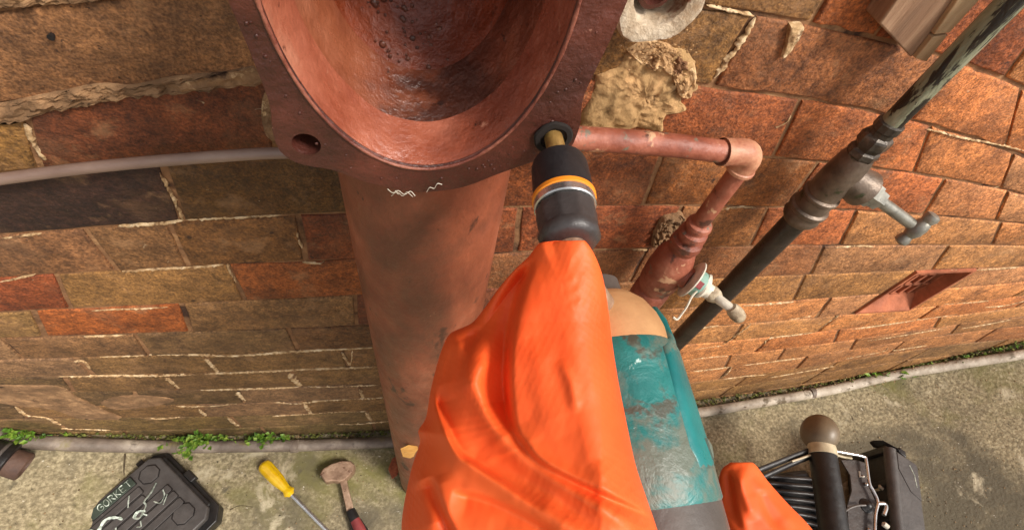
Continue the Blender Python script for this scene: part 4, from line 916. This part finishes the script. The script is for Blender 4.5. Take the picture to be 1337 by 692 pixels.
def hammer():
    c = G(440, 614, .02); t = thing('club_hammer', c-Vector((0,0,.02)), 'rusty headed club hammer with red grip lying on the concrete', 'hammer')
    px = [(417,618),(421,611),(432,605),(446,600.5),(458,601),(463,606),(462,614),(455,622),(449,627),(443,629),(434,627.5),(424,629)]
    top = [G(x, y, .031) for x, y in px]; mid = sum(top, Vector())/len(top)
    def sc(P, s, dz): return [mid+(p-mid)*s+Vector((0,0,dz)) for p in P]
    MB().rings([sc(top,.92,-.030), sc(top,1.0,-.026), sc(top,1.0,-.004), sc(top,.93,0)]).build('head', M['hammer'], t, ang=30, bevel=.001)
    a = G(447, 622, .018); b = G(458, 668, .018); e = G(480, 712, .02); d = (b-a).normalized(); s = d.cross(Vector((0,0,1)))
    MB().rings([[p+s*w*x+Vector((0,0,.006*z_)) for x, z_ in ((-1,-1),(1,-1),(1,1),(-1,1))] for p, w in ((a-d*.01,.013),(a+d*.004,.0075),(a.lerp(b,.3),.0066),(b,.0072))]).build('neck', M['hammer'], t, bevel=.0015)
    d2 = (e-b).normalized(); MB().tube([b-d*.004, b+d2*.004, b+d2*.018], [.0095,.0105,.0108], 20).build('grip_collar', M['caseblack'], t)
    MB().tube([b+d2*.017, b+d2*.04, e, e+d2*.05], [.0106,.0125,.0125,.013], 20, flat=.85).build('grip', M['redgrip'], t)
    for sg in (-1, 1): 
        MB().tube([b+d2*.02+s*.0085*sg, b+d2*.045+s*.0105*sg, e+s*.0108*sg], [.003,.0042,.0042], 10).build('grip_side', M['caseblack'], t)
hammer()
def cap():
    a = G(-22, 592, .03); b = G(38, 611, .02); d = (b-a).normalized(); L = (b-a).length
    t = thing('capped_pipe_end', (a+b)/2-Vector((0,0,.03)), 'black capped pipe end with brown socket at the left edge', 'pipe end')
    MB().lathe(a-d*.05, d, [(0,.02),(.002,.027),(.05+L*.42,.027),(.05+L*.47,.029),(.05+L*.53,.029),(.05+L*.56,.025)], 32).build('black_cap', M['caseblack'], t)
    MB().lathe(a+d*L*.5, d, [(0,.022),(L*.3,.0225),(L*.40,.0225),(L*.43,.020),(L*.431,.017),(L*.25,.016)], 32).build('brown_socket', mat('brown_clay', [(.3, lin(66,46,38)), (.7, lin(100,74,60))], 40, .7), t)
    MB().lathe(a+d*L*.30, d, [(0,.0274),(.001,.0282),(.004,.0282),(.005,.0274)], 32).build('cap_ring', M['greytool'], t)
cap()

# ------------------------------------------------------------------ ball ended pole and black tool box at the right
def pole():
    dep = 1.1; bc = AD(1070, 565, dep); rb = 24*dep/F
    t = thing('ball_topped_pole', Vector((bc.x, bc.y, zg(bc.x))), 'black pole with bronze ball end, beige collar and silver rod bracket', 'pole')
    n0 = PZ(1073, 590, bc.z); n1 = PZ(1088, 692, bc.z); d = (n1-n0).normalized()
    ball = MB().sphere((0,0,0), rb, 40, 28); rv = (ray(1070,565)/np.linalg.norm(ray(1070,565))); ax = Vector(MR @ np.array([.88,-.48,0])); ax.normalize()
    ball.v = [tuple(Vector(v)-ax*Vector(v).dot(ax)*.12+bc) for v in ball.v]; ball.build('ball_end', M['ballm'], t)
    MB().lathe(bc, d, [(rb*.7,rb*.66),(rb*1.02,.0290),(rb*1.22,.0285),(rb*1.25,.024)], 32).build('collar', M['neck'], t)
    MB().lathe(bc, d, [(rb*1.2,.0272),(.5,.0272)], 40).build('tube', M['caseblack'], t)
    z = bc.z + .01
    def rod(px, r, nm, m, zz): return MB().tube(spline([tuple(PZ(a, b, zz)) for a, b in px], 5) , r, 10).build(nm, M[m], t)
    rod([(1088,588),(1110,592),(1128,596),(1131,602),(1135,630),(1140,640),(1146,655),(1143,672),(1142,700)], .0032, 'silver_rod', 'steel', z)
    rod([(1090,593),(1100,596),(1112,598)], .0026, 'silver_rod', 'neck', z-.01)
    rod([(1146,657),(1154,657),(1157,662),(1154,672)], .004, 'silver_hook', 'steel', z)
    zp = z-.012
    pl = [(1098,600),(1118,600),(1131,604),(1134,634),(1146,660),(1140,692),(1138,720),(1100,720),(1108,690),(1106,660),(1112,640),(1110,620)]
    MB().prism([PZ(a, b, zp) for a, b in pl], (0,0,-.004)).build('bracket_plate', M['plate'], t, bevel=.001)
    # the letter L on the plate
    MB().tube([PZ(a, b, zp+.001) for a, b in ((1122,615),(1122.5,622),(1128,621.5))], .0022, 6).build('letter_mark', M['white'], t)
    for a, b in ((1131,632),(1134,691)): MB().sphere(PZ(a, b, zp+.002), .004, 12, 8).build('bolt_head', M['steel'], t)
    k = PZ(1131, 660, zp); MB().lathe(k-Vector((0,0,.002)), (0,0,1), [(0,.013),(.004,.014),(.006,.010),(.012,.006),(.014,.003)], 24).build('knob', M['caseblack'], t)
    MB().tube(spline([tuple(PZ(a, b, zp+.012)) for a, b in ((1130,659),(1118,660),(1106,665),(1100,675),(1102,690),(1110,705))], 6), .0022, 8).build('cable', M['greytool'], t)
    for px, r in (([(1062,586),(1040,594),(1015,604),(985,616)], .007), ([(1064,594),(1045,601),(1020,612),(990,626)], .006)):
        MB().tube([PZ(a, b, bc.z-.01) for a, b in px], r, 10, flat=.6).build('stay_bar', M['caseblack'], t)
    MB().tube([PZ(a, b, bc.z-.002) for a, b in ((1058,594),(1046,598),(1034,602))], .0022, 8).build('stay_spring', M['neck'], t)
    MB().lathe(bc+d*.2-Vector((0,0,.02)), (0,0,-1), [(0,.012),(bc.z-.02-zg(bc.x),.012)], 12).build('foot_strut', M['caseblack'], t)
pole()
def coil():
    t = thing('cable_coil', G(1035, 660, 0), 'coil of black cable lying behind the black pole', 'cable')
    c = G(1035, 660, 0)
    for k in range(8):
        y = 623 + k*9.2; z = zg(c.x) + .05
        pts = [PZ(a, b, z + .002*math.sin(k)) for a, b in ((985,y-2),(1010,y-1),(1035,y+1),(1062,y+3+k*.5),(1085,y+8+k))]
        MB().tube(spline([tuple(p) for p in pts], 5), .0052, 10).build('cable_turn', M['rubber2'], t)
    MB().box(c+Vector((0,-.02,.02)), (.05,0,0), (0,.09,0), (0,0,.02)).build('coil_core', M['caseblack'], t, bevel=.01)
coil()
def box():
    z1 = zg(1.1)+.13; t = thing('black_tool_box', G(1150, 640, 0), 'black tool box with rounded grey edge and white screw heads', 'tool box')
    a = PZ(1161, 577, z1); b = PZ(1197, 604, z1); c = PZ(1174, 700, z1); e = PZ(1214, 700, z1)
    u = (b-a); w = u.length; u.normalize(); v = (c-a).normalized(); v = (v-u*v.dot(u)).normalized()
    u = (b-a).normalized(); v = (c-a).normalized()
    Lv = .34; n = Vector((0,0,1)); h = z1-zg(a.x)-.004
    def P(s, q, hh=0.): return a+u*s+v*q+n*hh
    low = [P(0,0),P(w,0),P(w,Lv),P(0,Lv)]
    body = MB().prism([p-n*h for p in low], n*(h-.012)).build('box_body', M['caseblack'], t, bevel=.006)
    MB().prism([p-n*.011 for p in [P(.004,.01),P(w,.004),P(w,Lv),P(.004,Lv)]], n*.012).build('box_lid', M['case'], t, bevel=.004)
    MB().tube([P(.004,.012,-.006), P(.004,Lv,-.006)], .012, 24).build('rounded_edge', M['case'], t)
    side = (P(0,.1,-.06)-P(w,.1,-.06)).normalized()
    nn = side
    for (sx, sy) in ((1138,602),(1153,637),(1158,687),(1146,618),(1165,720)):
        d_ = Vector(ray(sx, sy)); c_ = Vector(CAM) + d_*((P(0,.1,-.04)-Vector(CAM)).dot(nn)/d_.dot(nn))
        MB().lathe(c_, nn, [(-.002,.0052),(.007,.0052),(.009,.0025)], 12).build('screw_head', M['white'], t)
    for q_ in (.09,.10): MB().box(P(-.002,q_,-.05), side*.002, v*.0012, n*.012).build('side_rib', M['neck'], t)
    for k in range(4): MB().box(P(-.003,.02+.072*k,-.052), side*.004, v*.006, n*.045).build('side_rib', M['caseblack'], t, bevel=.002)
    MB().prism([p for p in [P(-.012,-.006,-.05),P(0,-.010,-.03),P(w*.45,-.008,-.018),P(w*.5,.0,-.018),P(0,0,-.05)]], n*.014).build('hinge_block', M['caseblack'], t, bevel=.003)
    MB().box(P(w*.62,-.008,-.016), u*.008, v*.007, n*.008).build('catch', M['caseblack'], t, bevel=.002)
    hp = [P(w*.24,.05,.0012),P(w*.24,.012,.0012),P(w*.97,.012,.0012),P(w*.97,.085,.0012),P(w*.6,.082,.0012)]
    MB().prism([p+(p-hp[0])*0 - n*.0012 for p in hp], n*.0022).build('lid_flap', M['case'], t, bevel=.0008)
    MB().tube([P(w*.66,.022,.0024),P(w*.80,.038,.0024),P(w*.84,.062,.0024)], .0012, 6, flat=.4).build('scratch_mark', M['chalk'], t)
box()
